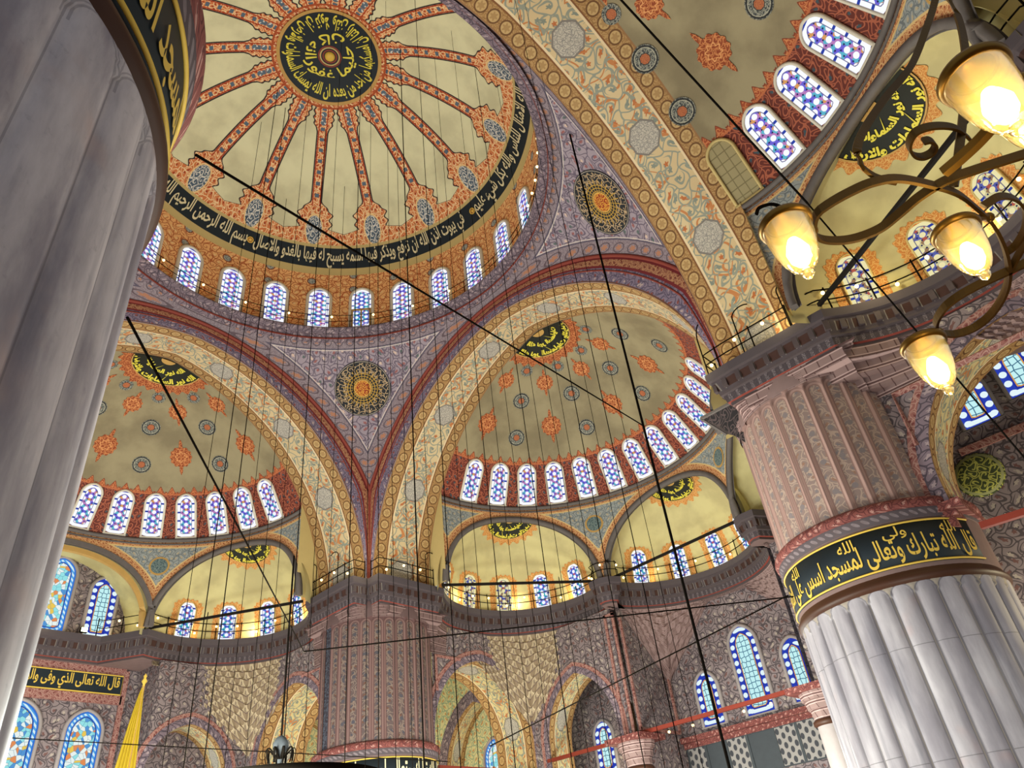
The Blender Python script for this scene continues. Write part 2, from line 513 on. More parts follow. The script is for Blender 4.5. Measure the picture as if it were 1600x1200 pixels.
M_brass = plain('aged_brass', '#7a5a22', .38, metal=.75)
M_brassd = plain('dark_brass', '#5a431d', .42, metal=.7)
M_beam = plain('red_painted_beam', '#7d2f20', .6, var=.2)
M_beamblack = plain('black_tie_bar', '#15110d', .6)
M_flag = plain('yellow_banner_cloth', '#c9ac2e', .8, var=.15)
M_stone = plain('grey_column_stone', '#a09694', .6, var=.25)
def f_panel():
    u, v = uvs()
    a = ab(fract(u/.34)-.5); b = ab(fract(v/.5+.5*floor_(u/.34))-.5)
    e = hyp(a, b*1.1)
    return mix(e < .36, '#8d8884', '#3a3b40')
M_panel = material('carved_balustrade', f_panel)
M_panel_dark = plain('dark_grey_panel', '#41464a', .7, var=.3)
M_carpet = plain('red_carpet', '#5a302b', .95, var=.3)

# stained glass
def glass_geo(border, seed, cols, white='#ffffff'):
    def f():
        u, v = uvs(); bu, bv = uvs('UV2')   # UVMap metres, UV2: x distance to the outline
        s = 3.5/border
        q = lambda ang: cos((u*math.cos(ang)+v*math.sin(ang))*s)
        t = q(0.0)+q(PI/3)+q(2*PI/3)
        d, px, py, c1, c2 = vor(u*1.1/border/1.0, v*1.1/border/1.0)
        col = mix(c1 > .5, cols[0], cols[1]); col = mix(c2 > .72, col, cols[2]); col = mix(c2 < .12, col, cols[3])
        col = mix(t > .28, col, white)
        col = mix(near(t, .2, .1), col, '#8f90c4'); col = mix(t < -1.32, col, '#30305c')
        blk = (fract(v/(border*2.9)+.2) < .2)
        bc = mix(blk, white, '#2c3f9c')
        col = mix(bu < border, col, bc)
        col = mix(near(bu, border, .016), col, '#6d6a88')
        return col
    return f
M_gA = emission('stained_glass_violet', glass_geo(.19, 1, ['#6a60cc', '#b078b4', '#5aaec4', '#d0965a'], '#f2f4ff'), 1.1)
M_gB = emission('stained_glass_blue', glass_geo(.17, 2, ['#4a62c8', '#7a86d8', '#48b0b8', '#b45a78'], '#f2f5ff'), 1.1)
M_gC = emission('stained_glass_cream', glass_geo(.17, 3, ['#5a62a8', '#d8cf98', '#9a7a58', '#b45a48'], '#f2e8b0'), .95)
def glass_tall():
    u, v = uvs(); bu, bv = uvs('UV2')
    bl = mix(hyp((bu-.15), (fract(v/.46)-.5)*.46) < .145, '#2a3fb0', '#e4f6fa')
    d = vor(u*3.6, v*3.3, 'DISTANCE_TO_EDGE', .3)
    inner = mix(d < .07, '#c4f2f4', '#3a6a88')
    col = mix(bu < .42, inner, '#d89a4a'); col = mix(bu < .37, col, '#23309a'); col = mix(bu < .31, col, bl)
    return col
M_gD = emission('stained_glass_roundels', glass_tall, 1.0)
def glass_rich():
    u, v = uvs(); bu, bv = uvs('UV2')
    d, px, py, c1, c2 = vor(u*4.6, v*4.2)
    e = vor(u*4.6, v*4.2, 'DISTANCE_TO_EDGE')
    col = mix(c1 > .45, '#9ae6ea', '#eef8f4'); col = mix(c2 > .82, col, '#5a9ad8'); col = mix(c2 < .12, col, '#e8925a'); col = mix(c1 < .08, col, '#f0cc5a')
    col = mix(e < .03, col, '#3f7fa0')
    k = fract(v/.3+u/.3)
    bc = mix(near(bu, .16, .07), '#3a78d8', mix(k < .5, '#d8f4fa', '#58a8e8'))
    col = mix(bu < .3, col, bc); col = mix(near(bu, .3, .02), col, '#2a3f8a')
    return col
M_gE = emission('stained_glass_floral', glass_rich, .95)
def glass_plain():
    u, v = uvs()
    return mix(mx(near(fract(u/.36), .5, .06), near(fract(v/.4), .5, .06)), '#9a8f6a', '#7a7050')
M_gF = material('clear_leaded_glass', glass_plain, rough=.3)
# ------------------------------------------------------------------ lettering
_AR = {}
for cp in list(range(0xFE80, 0xFEFD)):
    d = unicodedata.decomposition(chr(cp)).split()
    if len(d) == 2: _AR.setdefault(chr(int(d[1], 16)), {})[d[0].strip('<>')] = chr(cp)
def shape_ar(s):
    s = s.replace('\u0644\u0627', '\uE001')
    out = []; n = len(s)
    def joins_next(c): return c in _AR and 'initial' in _AR[c]
    def joins_prev(c): return c == '\uE001' or (c in _AR and 'final' in _AR[c])
    for i, c in enumerate(s):
        p = i > 0 and joins_next(s[i-1]) and joins_prev(c)
        q = i+1 < n and joins_next(c) and joins_prev(s[i+1])
        if c == '\uE001': out.append('\uFEFC' if p else '\uFEFB'); continue
        if c not in _AR: out.append(c); continue
        f = _AR[c]
        out.append(f.get('medial' if p and q else 'final' if p else 'initial' if q else 'isolated', c))
    return ''.join(reversed(out))
def lettering(name, text, fn, mat, parent=None, bold=.012, res=2, sx=None):
    """text as a mesh: fn maps (x in 0..1 across the line, y in 0..1 from the lowest to the highest stroke) to a point"""
    cu = bpy.data.curves.new('lettering', 'FONT'); cu.body = shape_ar(text); cu.resolution_u = res; cu.offset = bold
    tmp = bpy.data.objects.new('lettering', cu); COL.objects.link(tmp)
    me = tmp.evaluated_get(bpy.context.evaluated_depsgraph_get()).to_mesh()
    V = np.array([v.co[:2] for v in me.vertices]); F = [tuple(p.vertices) for p in me.polygons]
    bpy.data.objects.remove(tmp); bpy.data.curves.remove(cu)
    lo, hi = V.min(0), V.max(0); V = (V-lo)/(hi-lo)
    mb = MB(); mb.add([fn(x, y) for x, y in V], F)
    return mb.build(name, mat, parent, smooth=False)

# ------------------------------------------------------------------ windows
WN = [0]
def arch_outline(w, h, point=1.12, n=9):
    a = w/2; hs = h-a*point
    c = (a*a*point*point-a*a)/(2*a) if point > 1 else 0.0      # two-centred arch
    r = a+c; t = np.linspace(0, math.acos(c/r), n)
    R = [(-c+r*math.cos(q), hs+r*math.sin(q)) for q in t]
    return [(a, 0.0)]+[(a, hs*k/4) for k in (1, 2, 3)]+R+[(-x, y) for x, y in R[::-1][1:]]+[(-a, hs*k/4) for k in (3, 2, 1)]+[(-a, 0.0)]
def frames(P0, right, up):
    right = np.array(right, float); right /= np.linalg.norm(right); up = np.array(up, float); up /= np.linalg.norm(up)
    return np.array(P0, float), right, up
def window(P0, right, up, n, w, h, glass, label, fr=.13, dep=.1, point=1.12, frame_mat=None, halo=False, double=False):
    WN[0] += 1
    P0, right, up = frames(P0, right, up); n = np.array(n, float); n /= np.linalg.norm(n)
    L = lambda x, y, z: P0+x*right+y*up+z*n
    root = empty('window_%d' % WN[0], P0); tag(root, label, 'window', None, 'structure')
    O = np.array(arch_outline(w, h, point))
    K = len(O); nv = np.zeros((K, 2))
    for i in range(K):
        t = O[min(i+1, K-1)]-O[max(i-1, 0)]; t /= np.linalg.norm(t); nv[i] = (t[1], -t[0])
    nv[0] = nv[-1] = (0, 0); nv[0] = (1, 0); nv[-1] = (-1, 0)
    rows = []
    for off, z in ((0, .0), (0, dep), (fr*.6, dep), (fr, dep*.5), (fr, 0)):
        rows.append([L(*(O[i]+nv[i]*off), z)-P0 for i in range(K)])
    mb = MB(); mb.grid(rows, [[(j*.1, i*.1) for j in range(K)] for i in range(5)])
    mb.add([L(x, y, z)-P0 for x, y, z in ((w/2+fr, 0, 0), (w/2+fr, 0, dep), (-w/2-fr, 0, dep), (-w/2-fr, 0, 0), (w/2+fr, -.09, dep), (-w/2-fr, -.09, dep))],
           [(0, 1, 2, 3), (1, 4, 5, 2)])
    mb.build('frame', frame_mat or M_white, root)
    # pane, with the distance to the outline in the second map
    closed = np.vstack([O, O[:1]])
    def dist(p):
        a, b = closed[:-1], closed[1:]; e = b-a
        t = np.clip(((p-a)*e).sum(1)/((e**2).sum(1)+1e-12), 0, 1); return np.hypot(*(p-a-t[:, None]*e).T).min()
    ys = np.concatenate([np.linspace(0, h*.6, 7), h*(1-.4*(1-np.linspace(0, 1, 9)[1:])**1.5)])
    half = O[:K//2+1]
    P, U, W = [], [], []
    for y in ys:
        hw = np.interp(y, half[:, 1], half[:, 0]); r1, r2, r3 = [], [], []
        for c in np.linspace(-1, 1, 11):
            p = np.array((c*hw, y)); r1.append(L(p[0], y, .025)-P0); r2.append((p[0], y)); r3.append((dist(p), y))
        P.append(r1); U.append(r2); W.append(r3)
    mb = MB(); mb.grid(P, U, 0, W); mb.build('pane', glass, root, smooth=False)
    if double:   # the lower half opens: two small casements
        mb = MB()
        for x in (-w/2+.06, 0, w/2-.06): mb.box((0, 0, 0), (.001, .001, .001)); mb.tube([L(x, 0, .09)-P0, L(x, h*.45, .09)-P0], .09, ry=.07)
        mb.tube([L(-w/2, h*.45, .09)-P0, L(w/2, h*.45, .09)-P0], .09, ry=.1)
        mb.build('casement', M_rimgold, root)
    return root

# ------------------------------------------------------------------ painted discs that follow a curved surface
def decal(name, center, axes, rad, onto, mat, parent, n=48, rings_=6, squash=1.0, a0=0.0, a1=2*PI, r_in=0.0, lift=.03):
    """rad(angle) -> outline radius (m); onto(p, lift) -> the point of the surface behind p"""
    center = np.array(center, float); t1, t2 = [np.array(a, float)/np.linalg.norm(a) for a in axes]
    full = abs(a1-a0-2*PI) < 1e-6
    A = np.linspace(a0, a1, n, endpoint=not full); P, U = [], []
    for k in range(rings_+1):
        f = r_in+(1-r_in)*k/rings_
        rp, ru = [], []
        for a in A:
            R = rad(a)*f; x, y = R*math.cos(a), R*math.sin(a)*squash
            rp.append(onto(center+x*t1+y*t2, lift)); ru.append((x, y))
        P.append(rp); U.append(ru)
    mb = MB(); mb.grid(P, U, closed=full)
    return mb.build(name, mat, parent)
def f_roundel():
    u, v = uvs(); r = hyp(u, v); a = op('ARCTAN2', v, u)
    R = .55
    l, fl, c = scroll(u, v, .17, turns=1.5)
    col = mix(l, '#45494a', '#99998a')
    col = mix(near(r, .50, .03), col, '#2b2c2c'); col = mix(near(r, .44, .015), col, '#a8a592')
    col = mix(r < (.21+.02*cos(a*8.0)), col, mix(scroll(u, v, .1)[0], '#b87048', '#8a4a34'))
    return mix(near(r, .22, .015), col, '#33322f')
M_roundel = material('dark_roundel_paint', f_roundel)
def f_orange():
    u, v = uvs(); r = hyp(u, v); a = op('ARCTAN2', v, u)
    l, fl, c = scroll(u, v, .24, turns=1.5)
    col = mix(l, '#8d4427', '#c8824f')
    col = mix(near(r, .30+.05*cos(a*8.0), .03), col, '#d99a62')
    return col
M_orange = material('orange_medallion_paint', f_orange)
def f_halo():
    u, v = uvs(); l, fl, c = scroll(u, v, .2, turns=1.5); return mix(l, '#bd7a3e', '#d2a866')
M_teal = material('teal_roundel_paint', lambda: mix(scroll(*uvs(), .22, turns=1.5)[0], '#4c5f62', '#7c8c86'))
M_halo = material('orange_halo_paint', f_halo)
def medal_radius(h, w):
    """a lobed medallion with a leaf-shaped finial above and below"""
    def f(a):
        c = abs(math.sin(a)); lobes = 1+.06*math.cos(12*a)
        body = w*lobes*(1+.06*c)
        # finials
        d = abs(abs(a)-PI/2) if abs(a) <= PI else abs(abs(a-2*PI)-PI/2)
        d = min(abs(a-PI/2), abs(a-3*PI/2), abs(a+PI/2))
        k = d/.17
        if k < 1: body = max(body, w+(h-w)*(1-k**1.5))
        return body
    return f
def f_callig():
    # radiating gold strokes on black, with concentric lines and a red and gold boss
    u, v = uvs(); r = hyp(u, v); a = op('ARCTAN2', v, u)
    R = 1.8
    l, fl, c = scroll(u, v, .36, turns=1.4, w=.2)
    col = mix(l*(r > .98)*(r < 1.66), '#26292c', '#b39a78')
    rays = (ab(fract(a*(26/(2*PI)))-.5) < .085)*(r > .55)*(r < 1.25)
    col = mix(rays, col, '#b8913c')
    col = mix(mx(mx(near(r, .78, .02), near(r, .95, .022)), near(r, .62, .02)), col, '#b9933f')
    col = mix(r < .52, col, mix(scroll(u, v, .3)[0], '#8e3520', '#d9a040')); col = mix(near(r, .53, .03), col, '#c8a050')
    col = mix(near(r, 1.74, .018), col, '#a59a8c'); return col
M_callig = material('calligraphy_roundel_paint', f_callig)
def f_half():
    u, v = uvs(); r = hyp(u, v)
    l, fl, c = scroll(u, v, .42, turns=1.3, w=.3)
    st = near(fract((u*1.3+v*.35)*1.9), .5, .13)*(noise(xyz(u, v), 1.6, 1.0) > .5)
    return mix(mx(l, st), '#23261f', '#d3c848')
M_half = material('yellow_calligraphy_paint', f_half)

M_halfground = plain('black_roundel_ground', '#20231d', .6)
def half_text(parent, c, ax, onto, R, start):
    # letters radiate from a small gold boss at the straight edge, in two rings
    t1, t2 = np.array(ax[0], float), np.array(ax[1], float); c = np.array(c, float)
    def at(a, r): return onto(c+r*math.cos(a)*t1+r*math.sin(a)*t2, .10)
    for t, r0, r1, k0, k1 in (('\u0627\u0644\u0644\u0647 \u0646\u0648\u0631 \u0627\u0644\u0633\u0645\u0627\u0648\u0627\u062a \u0648\u0627\u0644\u0627\u0631\u0636', .56, .985, .03, .97), ('\u0627\u0644\u0644\u0647 \u0646\u0648\u0631 \u0627\u0644\u0633\u0645\u0627\u0648\u0627\u062a', .24, .62, .05, .95)):
        lettering('lettering', t, lambda x, y: at(start+PI*(k0+(k1-k0)*x), R*(r1+(r0-r1)*y)), M_yell, parent, .05, 1)
    A = np.linspace(start, start+PI, 20)
    mb = MB(); mb.grid([[at(a, .02) for a in A], [at(a, R*.2) for a in A]]); mb.build('gold_boss', M_rimgold, parent)
    mb = MB(); mb.grid([[at(a, R*.965) for a in A], [at(a, R) for a in A]]); mb.build('gold_edge', M_rimgold, parent)

# ------------------------------------------------------------------ words for labels
_ONES = 'first second third fourth fifth sixth seventh eighth ninth tenth eleventh twelfth thirteenth fourteenth fifteenth sixteenth seventeenth eighteenth nineteenth'.split()
def nth(k):
    if k < 20: return _ONES[k-1]
    t = {2: 'twenty', 3: 'thirty', 4: 'forty'}[k//10]
    if k % 10 == 0: return t[:-1]+'ieth'
    return t+'-'+_ONES[k % 10-1]
# ------------------------------------------------------------------ main dome
DZ, DR = 31.6, 13.4                    # centre height and radius of the dome's sphere
def dome_z(r): return DZ+math.sqrt(max(DR*DR-r*r, 0))
def on_dome(p, lift=.03):
    d = np.array(p)-np.array((0, 0, DZ)); return np.array((0, 0, DZ))+d/np.linalg.norm(d)*(DR-lift)
def build_dome():
    mb = MB(); n = 216
    A = np.linspace(0, 2*PI, n+1); U = np.degrees(A)/22.5-15.7/22.5
    def ringrow(r, z): return [(r*math.cos(a), r*math.sin(a), z) for a in A]
    def strip(prof, m, vfun=None, uf=None):
        L = [0]
        for (r0, z0), (r1, z1) in zip(prof, prof[1:]): L.append(L[-1]+math.hypot(r1-r0, z1-z0))
        mb.grid([ringrow(*p) for p in prof],
                [[((u if uf is None else uf(a)), (vfun(p, l) if vfun else l)) for a, u in zip(A, U)] for p, l in zip(prof, L)], m)
    strip([(r, dome_z(r)) for r in np.linspace(.02, 10.62, 34)], 0, lambda p, l: p[0])
    strip([(10.62, dome_z(10.62)), (10.74, dome_z(10.74))], 1)
    strip([(r, dome_z(r)) for r in np.linspace(10.74, 11.5, 6)], 2)
    strip([(11.5, dome_z(11.5)), (11.6, 38.25), (11.68, 38.0)], 1)
    strip([(11.68, 38.0)]+[(11.75, z) for z in (37.6, 36.5, 35, 33.9, 33.1)], 3, None, lambda a: a*11.75)
    strip([(11.75, 33.1), (11.3, 33.08), (11.2, 32.95)], 4)
    strip([(11.2, 32.95), (11.28, 32.75), (11.55, 32.7), (11.66, 32.5)], 5, None, lambda a: a*11.75)
    strip([(11.66, 32.5), (11.62, 32.44), (11.66, 32.36)], 6)
    strip([(11.66, 32.36), (11.85, 32.2)], 5, None, lambda a: a*11.75)
    o = mb.build('ceiling_dome', [M_dome, M_creamline, M_black, M_drum, M_corntop, M_purple, M_red])
    tag(o, 'great painted central dome with radiating orange ribs on a cream field', 'dome', None, 'structure')
    # black crown roundel with gold lettering in rings
    disc = MB(); P = []; UV = []
    for r in np.linspace(0.02, 2.98, 9):
        P.append([on_dome((r*math.cos(a), r*math.sin(a), dome_z(r)), .05) for a in A[:-1:2]]); UV.append([(r, r)]*len(A[:-1:2]))
    disc.grid(P, UV, closed=True); dk = disc.build('crown_roundel', M_black, o)
    for r0, r1, m in ((2.9, 3.1, M_rimgold), (.62, .7, M_red), (.52, .6, M_creamline), (.36, .44, M_red)):
        q = MB(); q.grid([[on_dome((r*math.cos(a), r*math.sin(a), dome_z(r)), .07) for a in A[:-1:2]] for r in (r0, r1)], closed=True); q.build('painted_ring', m, dk)
    q = MB(); q.lathe([(0, -.12), (.2, -.1), (.3, -.02), (.3, .1)], (0, 0, dome_z(0)-.1), 24); q.build('gilded_boss', M_gold, dk)
    def ringtext(t, a0, a1, r0, r1, mat, lift=.08, parent=dk, bold=.02):
        def fn(x, y):
            a = a0+(a1-a0)*x; r = r1+(r0-r1)*y
            return on_dome((r*math.cos(a), r*math.sin(a), dome_z(r)), lift)
        return lettering('lettering', t, fn, mat, parent, bold)
    # the verse of the crown: outer ring, then inner strokes
    D = math.radians
    ringtext('\u0627\u0646 \u0627\u0644\u0644\u0647 \u064a\u0645\u0633\u0643 \u0627\u0644\u0633\u0645\u0627\u0648\u0627\u062a \u0648\u0627\u0644\u0627\u0631\u0636 \u0627\u0646 \u062a\u0632\u0648\u0644\u0627', D(235), D(55), 1.75, 2.8, M_yell)
    ringtext('\u0648\u0644\u0626\u0646 \u0632\u0627\u0644\u062a\u0627 \u0627\u0646 \u0627\u0645\u0633\u0643\u0647\u0645\u0627 \u0645\u0646 \u0627\u062d\u062f \u0645\u0646 \u0628\u0639\u062f\u0647', D(50), D(-120), 1.75, 2.8, M_yell)
    ringtext('\u0627\u0646\u0647 \u0643\u0627\u0646 \u062d\u0644\u064a\u0645\u0627 \u063a\u0641\u0648\u0631\u0627', D(140), D(-215), .78, 1.65, M_yell)
    # verse band round the foot of the dome
    def band(t, p0, p1): ringtext(t, D(p0), D(p1), 10.74, 11.52, M_cream, .06, o, .02)
    band('\u0648\u064a\u0636\u0631\u0628 \u0627\u0644\u0644\u0647 \u0627\u0644\u0627\u0645\u062b\u0627\u0644 \u0644\u0644\u0646\u0627\u0633 \u0648\u0627\u0644\u0644\u0647 \u0628\u0643\u0644 \u0634\u064a\u0621 \u0639\u0644\u064a\u0645', -2.1, -60)
    band('\u0641\u064a \u0628\u064a\u0648\u062a \u0627\u0630\u0646 \u0627\u0644\u0644\u0647 \u0627\u0646 \u062a\u0631\u0641\u0639 \u0648\u064a\u0630\u0643\u0631 \u0641\u064a\u0647\u0627 \u0627\u0633\u0645\u0647 \u064a\u0633\u0628\u062d \u0644\u0647 \u0641\u064a\u0647\u0627 \u0628\u0627\u0644\u063a\u062f\u0648 \u0648\u0627\u0644\u0627\u0635\u0627\u0644', 80.2, 3.2)
    band('\u0628\u0633\u0645 \u0627\u0644\u0644\u0647 \u0627\u0644\u0631\u062d\u0645\u0646 \u0627\u0644\u0631\u062d\u064a\u0645 \u0627\u0644\u0644\u0647 \u0646\u0648\u0631 \u0627\u0644\u0633\u0645\u0627\u0648\u0627\u062a', 130, 82.6)
    for fa in (-1.0, 81.5):                                   # small verse markers
        q = MB()
        for r0, r1, m in ((0, .1, 0), (.1, .15, 1), (.15, .21, 0)):
            c = np.array(on_dome((11.1*math.cos(D(fa)), 11.1*math.sin(D(fa)), dome_z(11.1)), .06)); nn = (np.array((0, 0, DZ))-c); nn /= np.linalg.norm(nn)
            t1 = np.cross(nn, (0, 0, 1)); t1 /= np.linalg.norm(t1); t2 = np.cross(nn, t1)
            q.grid([[c+r*(math.cos(b)*t1+math.sin(b)*t2)+nn*.02 for b in np.linspace(0, 2*PI, 20, endpoint=False)] for r in (r0, r1)], None, m, closed=True)
        q.build('verse_marker', [M_gold, M_red], o)
    # windows of the drum
    for k in range(-6, 5):
        a = D(57.3+13.4*k)
        n_ = np.array((-math.cos(a), -math.sin(a), 0)); c = -n_*11.73+np.array((0, 0, 33.3))
        lab = 'arched violet stained glass window in the drum of the great dome, %s from the right' % nth(k+7)
        window(c, (math.sin(a), -math.cos(a), 0), (0, 0, 1), n_, 1.28, 3.3, M_gA if k != -1 else M_gB, lab, fr=.2, dep=.13, double=(k == -1))
    return o
# ------------------------------------------------------------------ the three sides that are seen: far right (FC), left (LF), near right (CN)
TF = {'far': lambda p: (p[0], p[1], p[2]), 'left': lambda p: (p[1], p[0], p[2]), 'near': lambda p: (p[1], -p[0], p[2])}
SC = 16.13; ZS = 18.1
def arch_half(s, c, z): return math.sqrt(max((s+c)**2-(z-ZS)**2, 0))-c
def arch_curve(s, c, n=44, z0=17.9):
    r = s+c; t = np.linspace(0, math.acos(c/r), n)
    R = [(s, z0)]+[(-c+r*math.cos(q), ZS+r*math.sin(q)) for q in t]
    return np.array(R+[(-x, z) for x, z in R[::-1][1:]])
def arclen(P):
    P = np.asarray(P); return np.r_[0, np.cumsum(np.linalg.norm(np.diff(P, axis=0), axis=1))]
DP = 12.37; PR = 18.6                # front plane of the great arches; radius of the pendentive sphere
def build_arch(side):
    T = TF[side]; root_mats = [M_soffit, M_face, M_red, M_purple]
    F = arch_curve(12.1, .7); R = arch_curve(11.4, 2.37); L = arclen(F); L = L-L[-1]/2
    mb = MB()
    P, U = [], []
    for k in np.linspace(0, 1, 6):
        Q = F*(1-k)+R*k; P.append([T((DP+(SC-DP)*k, q[0], q[1])) for q in Q]); U.append([(l, k) for l in L])
    mb.grid(P, U, 0)
    outer = []
    for q in F:
        a = math.atan2(q[1]-ZS, q[0]); y, z = 13.9*math.cos(a), ZS+13.9*math.sin(a)
        if abs(y) > DP: y = math.copysign(DP, y); z = ZS+abs(DP*math.tan(a)) if abs(math.cos(a)) > 1e-3 else z
        if q[1] < ZS: z = q[1]
        outer.append((y, z))
    outer = np.array(outer); P, U = [], []
    for k in np.linspace(0, 1, 4):
        Q = F*(1-k)+outer*k; P.append([T((DP-.02-.1*math.sin(k*PI), q[0], q[1])) for q in Q]); U.append([(l, k) for l in L])
    mb.grid(P, U, 1)
    mb.tube([T((DP-.08, *q)) for q in outer[1:-1]], .11, 6, 2)
    mb.tube([T((DP-.10, *(q*.42+f*.58))) for q, f in zip(outer, F)], .05, 5, 2)
    o = mb.build('wall_%s_arch' % side, root_mats)
    words = {'far': 'great painted arch framing the far semi-dome, spanning from the far pier to the right pier',
             'left': 'great painted arch framing the semi-dome at left beside the near marble pier',
             'near': 'great painted arch crossing the top right of the picture with a wide floral underside'}
    tag(o, words[side], 'arch', None, 'structure')
def build_pendentive(name, q, label):
    mb = MB(); n, m = 61, 36; P, U, W = [], [], []
    ph = np.linspace(q, q+PI/2, n); et = math.acos(11.55/PR)
    for j in range(m):
        k = j/(m-1); rp, ru, rw = [], [], []
        for a in ph:
            r = DP/max(abs(math.cos(a)), abs(math.sin(a))); e0 = math.acos(r/PR); e = e0+(et-e0)*k
            x, y, z = PR*math.cos(e)*math.cos(a), PR*math.cos(e)*math.sin(a), ZS+PR*math.sin(e)
            rp.append((x, y, z)); ru.append((a*14, e*PR)); rw.append((min(DP-abs(x), DP-abs(y))/.747, (et-e)*PR))
        P.append(rp); U.append(ru); W.append(rw)
    mb.grid(P, U, 0, W); o = mb.build(name, M_pend); tag(o, label, 'pendentive', None, 'structure')
    def onto(p, lift):
        d = np.array(p)-np.array((0, 0, ZS)); return np.array((0, 0, ZS))+d/np.linalg.norm(d)*(PR-lift)
    a = q+PI/4; c = np.array((14.1*math.cos(a), 14.1*math.sin(a), 30.2)); nn = c-np.array((0, 0, ZS)); nn /= np.linalg.norm(nn)
    t1 = np.array((math.sin(a), -math.cos(a), 0)); t2 = np.cross(t1, nn); t2 = t2 if t2[2] > 0 else -t2
    decal('calligraphy_roundel', c, (t1, t2), lambda b: 1.8, onto, M_callig, o, lift=.05)
# ---- semi-domes
def semi_r(z): return arch_half(11.4, 2.37, z)
CYL = 9.95; ZB = 24.2; ER = 5.5; EO = 5.05; EC = 8.57; EZ = 18.5
def semi_prof():
    zs = np.concatenate([np.linspace(ZB, 30.5, 22), np.linspace(30.5, ZS+math.sqrt(13.77**2-2.37**2)-.002, 10)[1:]])
    return [(semi_r(z), z) for z in zs]
def build_semidome(side, w0, ks, exs, angles, label):
    T = TF[side]; A = np.radians(np.linspace(angles[0], angles[1], 121)); prof = semi_prof(); L = arclen(prof)
    mb = MB(); mb.grid([[T((SC+r*math.cos(a), r*math.sin(a), z)) for a in A] for r, z in prof],
                       [[(a*CYL, l) for a in A] for l in L], 0)
    for rr, zz, rad in ((CYL-.08, ZB-.06, .13), (CYL-.02, ZB-.3, .06)):
        mb.tube([T((SC+rr*math.cos(a), rr*math.sin(a), zz)) for a in A], rad, 6, 1)
    o = mb.build('ceiling_%s_semidome' % side, [M_semi, M_rim]); tag(o, label, 'semi-dome', None, 'structure')
    C = np.array((SC, 0, ZS))
    def onto(p, lift):
        d = np.array(p, float)-C; d /= np.linalg.norm(d); lo, hi = 2.0, 16.0
        for _ in range(34):
            t = (lo+hi)/2; q = C+d*t; ok = q[2] < 31.6 and math.hypot(q[0]-SC, q[1]) < semi_r(q[2])
            lo, hi = (t, hi) if ok else (lo, t)
        return T(C+d*(lo-lift))
    def place(name, ang, z, rad, mat, **kw):
        a = math.radians(ang); r = semi_r(z); c = C*0+np.array((SC+r*math.cos(a), r*math.sin(a), z))
        r2 = semi_r(z+.05); up = np.array(((r2-r)*math.cos(a), (r2-r)*math.sin(a), .05)); t1 = np.array((-math.sin(a), math.cos(a), 0))
        return decal(name, c, (t1, up), rad, onto, mat, o, **kw)
    lo, hi = angles[0]+4, angles[1]-4+(5 if side == 'near' else 0); dw = -8 if side == 'near' else w0-2
    for k in range(-2, 3):
        for (off, z, nm, rad, mat) in ((18, 29.72, 'painted_roundel', lambda b: .57, M_roundel), (18, 28.1, 'painted_roundel', lambda b: .57, M_roundel), (18, 30.76, 'painted_roundel', lambda b: .40, M_roundel),
                                       (37.5, 28.58, 'painted_medallion', medal_radius(1.25, .66), M_orange), (37.5, 30.36, 'painted_medallion', medal_radius(1.05, .54), M_orange)):
            if k*40+off+dw < hi and k*40+off+dw > lo: place(nm, k*40+off+dw, z, rad, mat, n=72)
    # half roundel of yellow writing at the crown, with its orange fringe
    c = np.array((SC, 0, 31.5))
    ax = ((0, -1, 0), (1, 0, 0))
    decal('painted_fringe', c, ax, lambda b: 2.75+.12*math.cos(b*28), onto, M_orange, o, n=160, a0=0.02, a1=PI-.02, lift=.03)
    hr = decal('calligraphy_half_roundel', c, ax, lambda b: 2.1, onto, M_halfground, o, n=60, a0=0.0, a1=PI, lift=.06)
    half_text(hr, c, ax, onto, 2.1, 0.0)
    # windows
    vis = [k for k in ks]
    for i, k in enumerate(vis):
        a = math.radians(w0+12.5*k); z0 = 24.42; r0, r1 = semi_r(z0), semi_r(z0+2.6)
        P0 = np.array(T((SC+r0*math.cos(a), r0*math.sin(a), z0))); P1 = np.array(T((SC+r1*math.cos(a), r1*math.sin(a), z0+2.6)))
        out = np.array(T((math.cos(a), math.sin(a), 0))); upv = P1-P0; upv /= np.linalg.norm(upv)
        rt = np.cross(upv, -out); rt = rt/np.linalg.norm(rt)
        n_ = np.cross(rt, upv); n_ = n_ if n_ @ out < 0 else -n_
        nm = {'far': 'far semi-dome between the two piers', 'left': 'semi-dome at left', 'near': 'semi-dome at the top right'}[side]
        plainwin = side == 'near' and k == 6
        lab = 'arched stained glass window in the base of the %s, %s from its far pier end' % (nm, nth(len(vis)-i)) if side != 'near' else \
              'arched stained glass window in the base of the %s, %s from the great arch' % (nm, nth(len(vis)-i))
        if plainwin: lab = 'plain leaded window beside the great arch in the semi-dome at the top right'
        window(P0-n_*0.02, rt, upv, n_, 1.08, 2.72, M_gF if plainwin else M_gA, lab, fr=.13, dep=.1, frame_mat=M_creamline if plainwin else None)
    # lower drum wall with the exedra openings cut out of it
    A = np.radians(np.linspace(angles[0], angles[1], 241)); P, U, W = [[] for _ in range(9)], [[] for _ in range(9)], [[] for _ in range(9)]
    for a in A:
        zl = EZ; tt = 1e9
        for e in exs:
            t = CYL*math.sin(a-math.radians(e)); d = CYL*math.cos(a-math.radians(e))-EC
            if abs(t) < EO and math.cos(a-math.radians(e)) > 0: zl = max(zl, EZ+math.sqrt(max(EO**2-t*t-max(d, 0)**2, 0)))
        for j in range(9):
            z = zl+(ZB-zl)*j/8; de = 9
            for e in exs:
                t = CYL*math.sin(a-math.radians(e)); de = min(de, abs(math.hypot(t, z-EZ)-EO))
            P[j].append(T((SC+CYL*math.cos(a), CYL*math.sin(a), z))); U[j].append((a*CYL, z)); W[j].append((de, (ZB-z)))
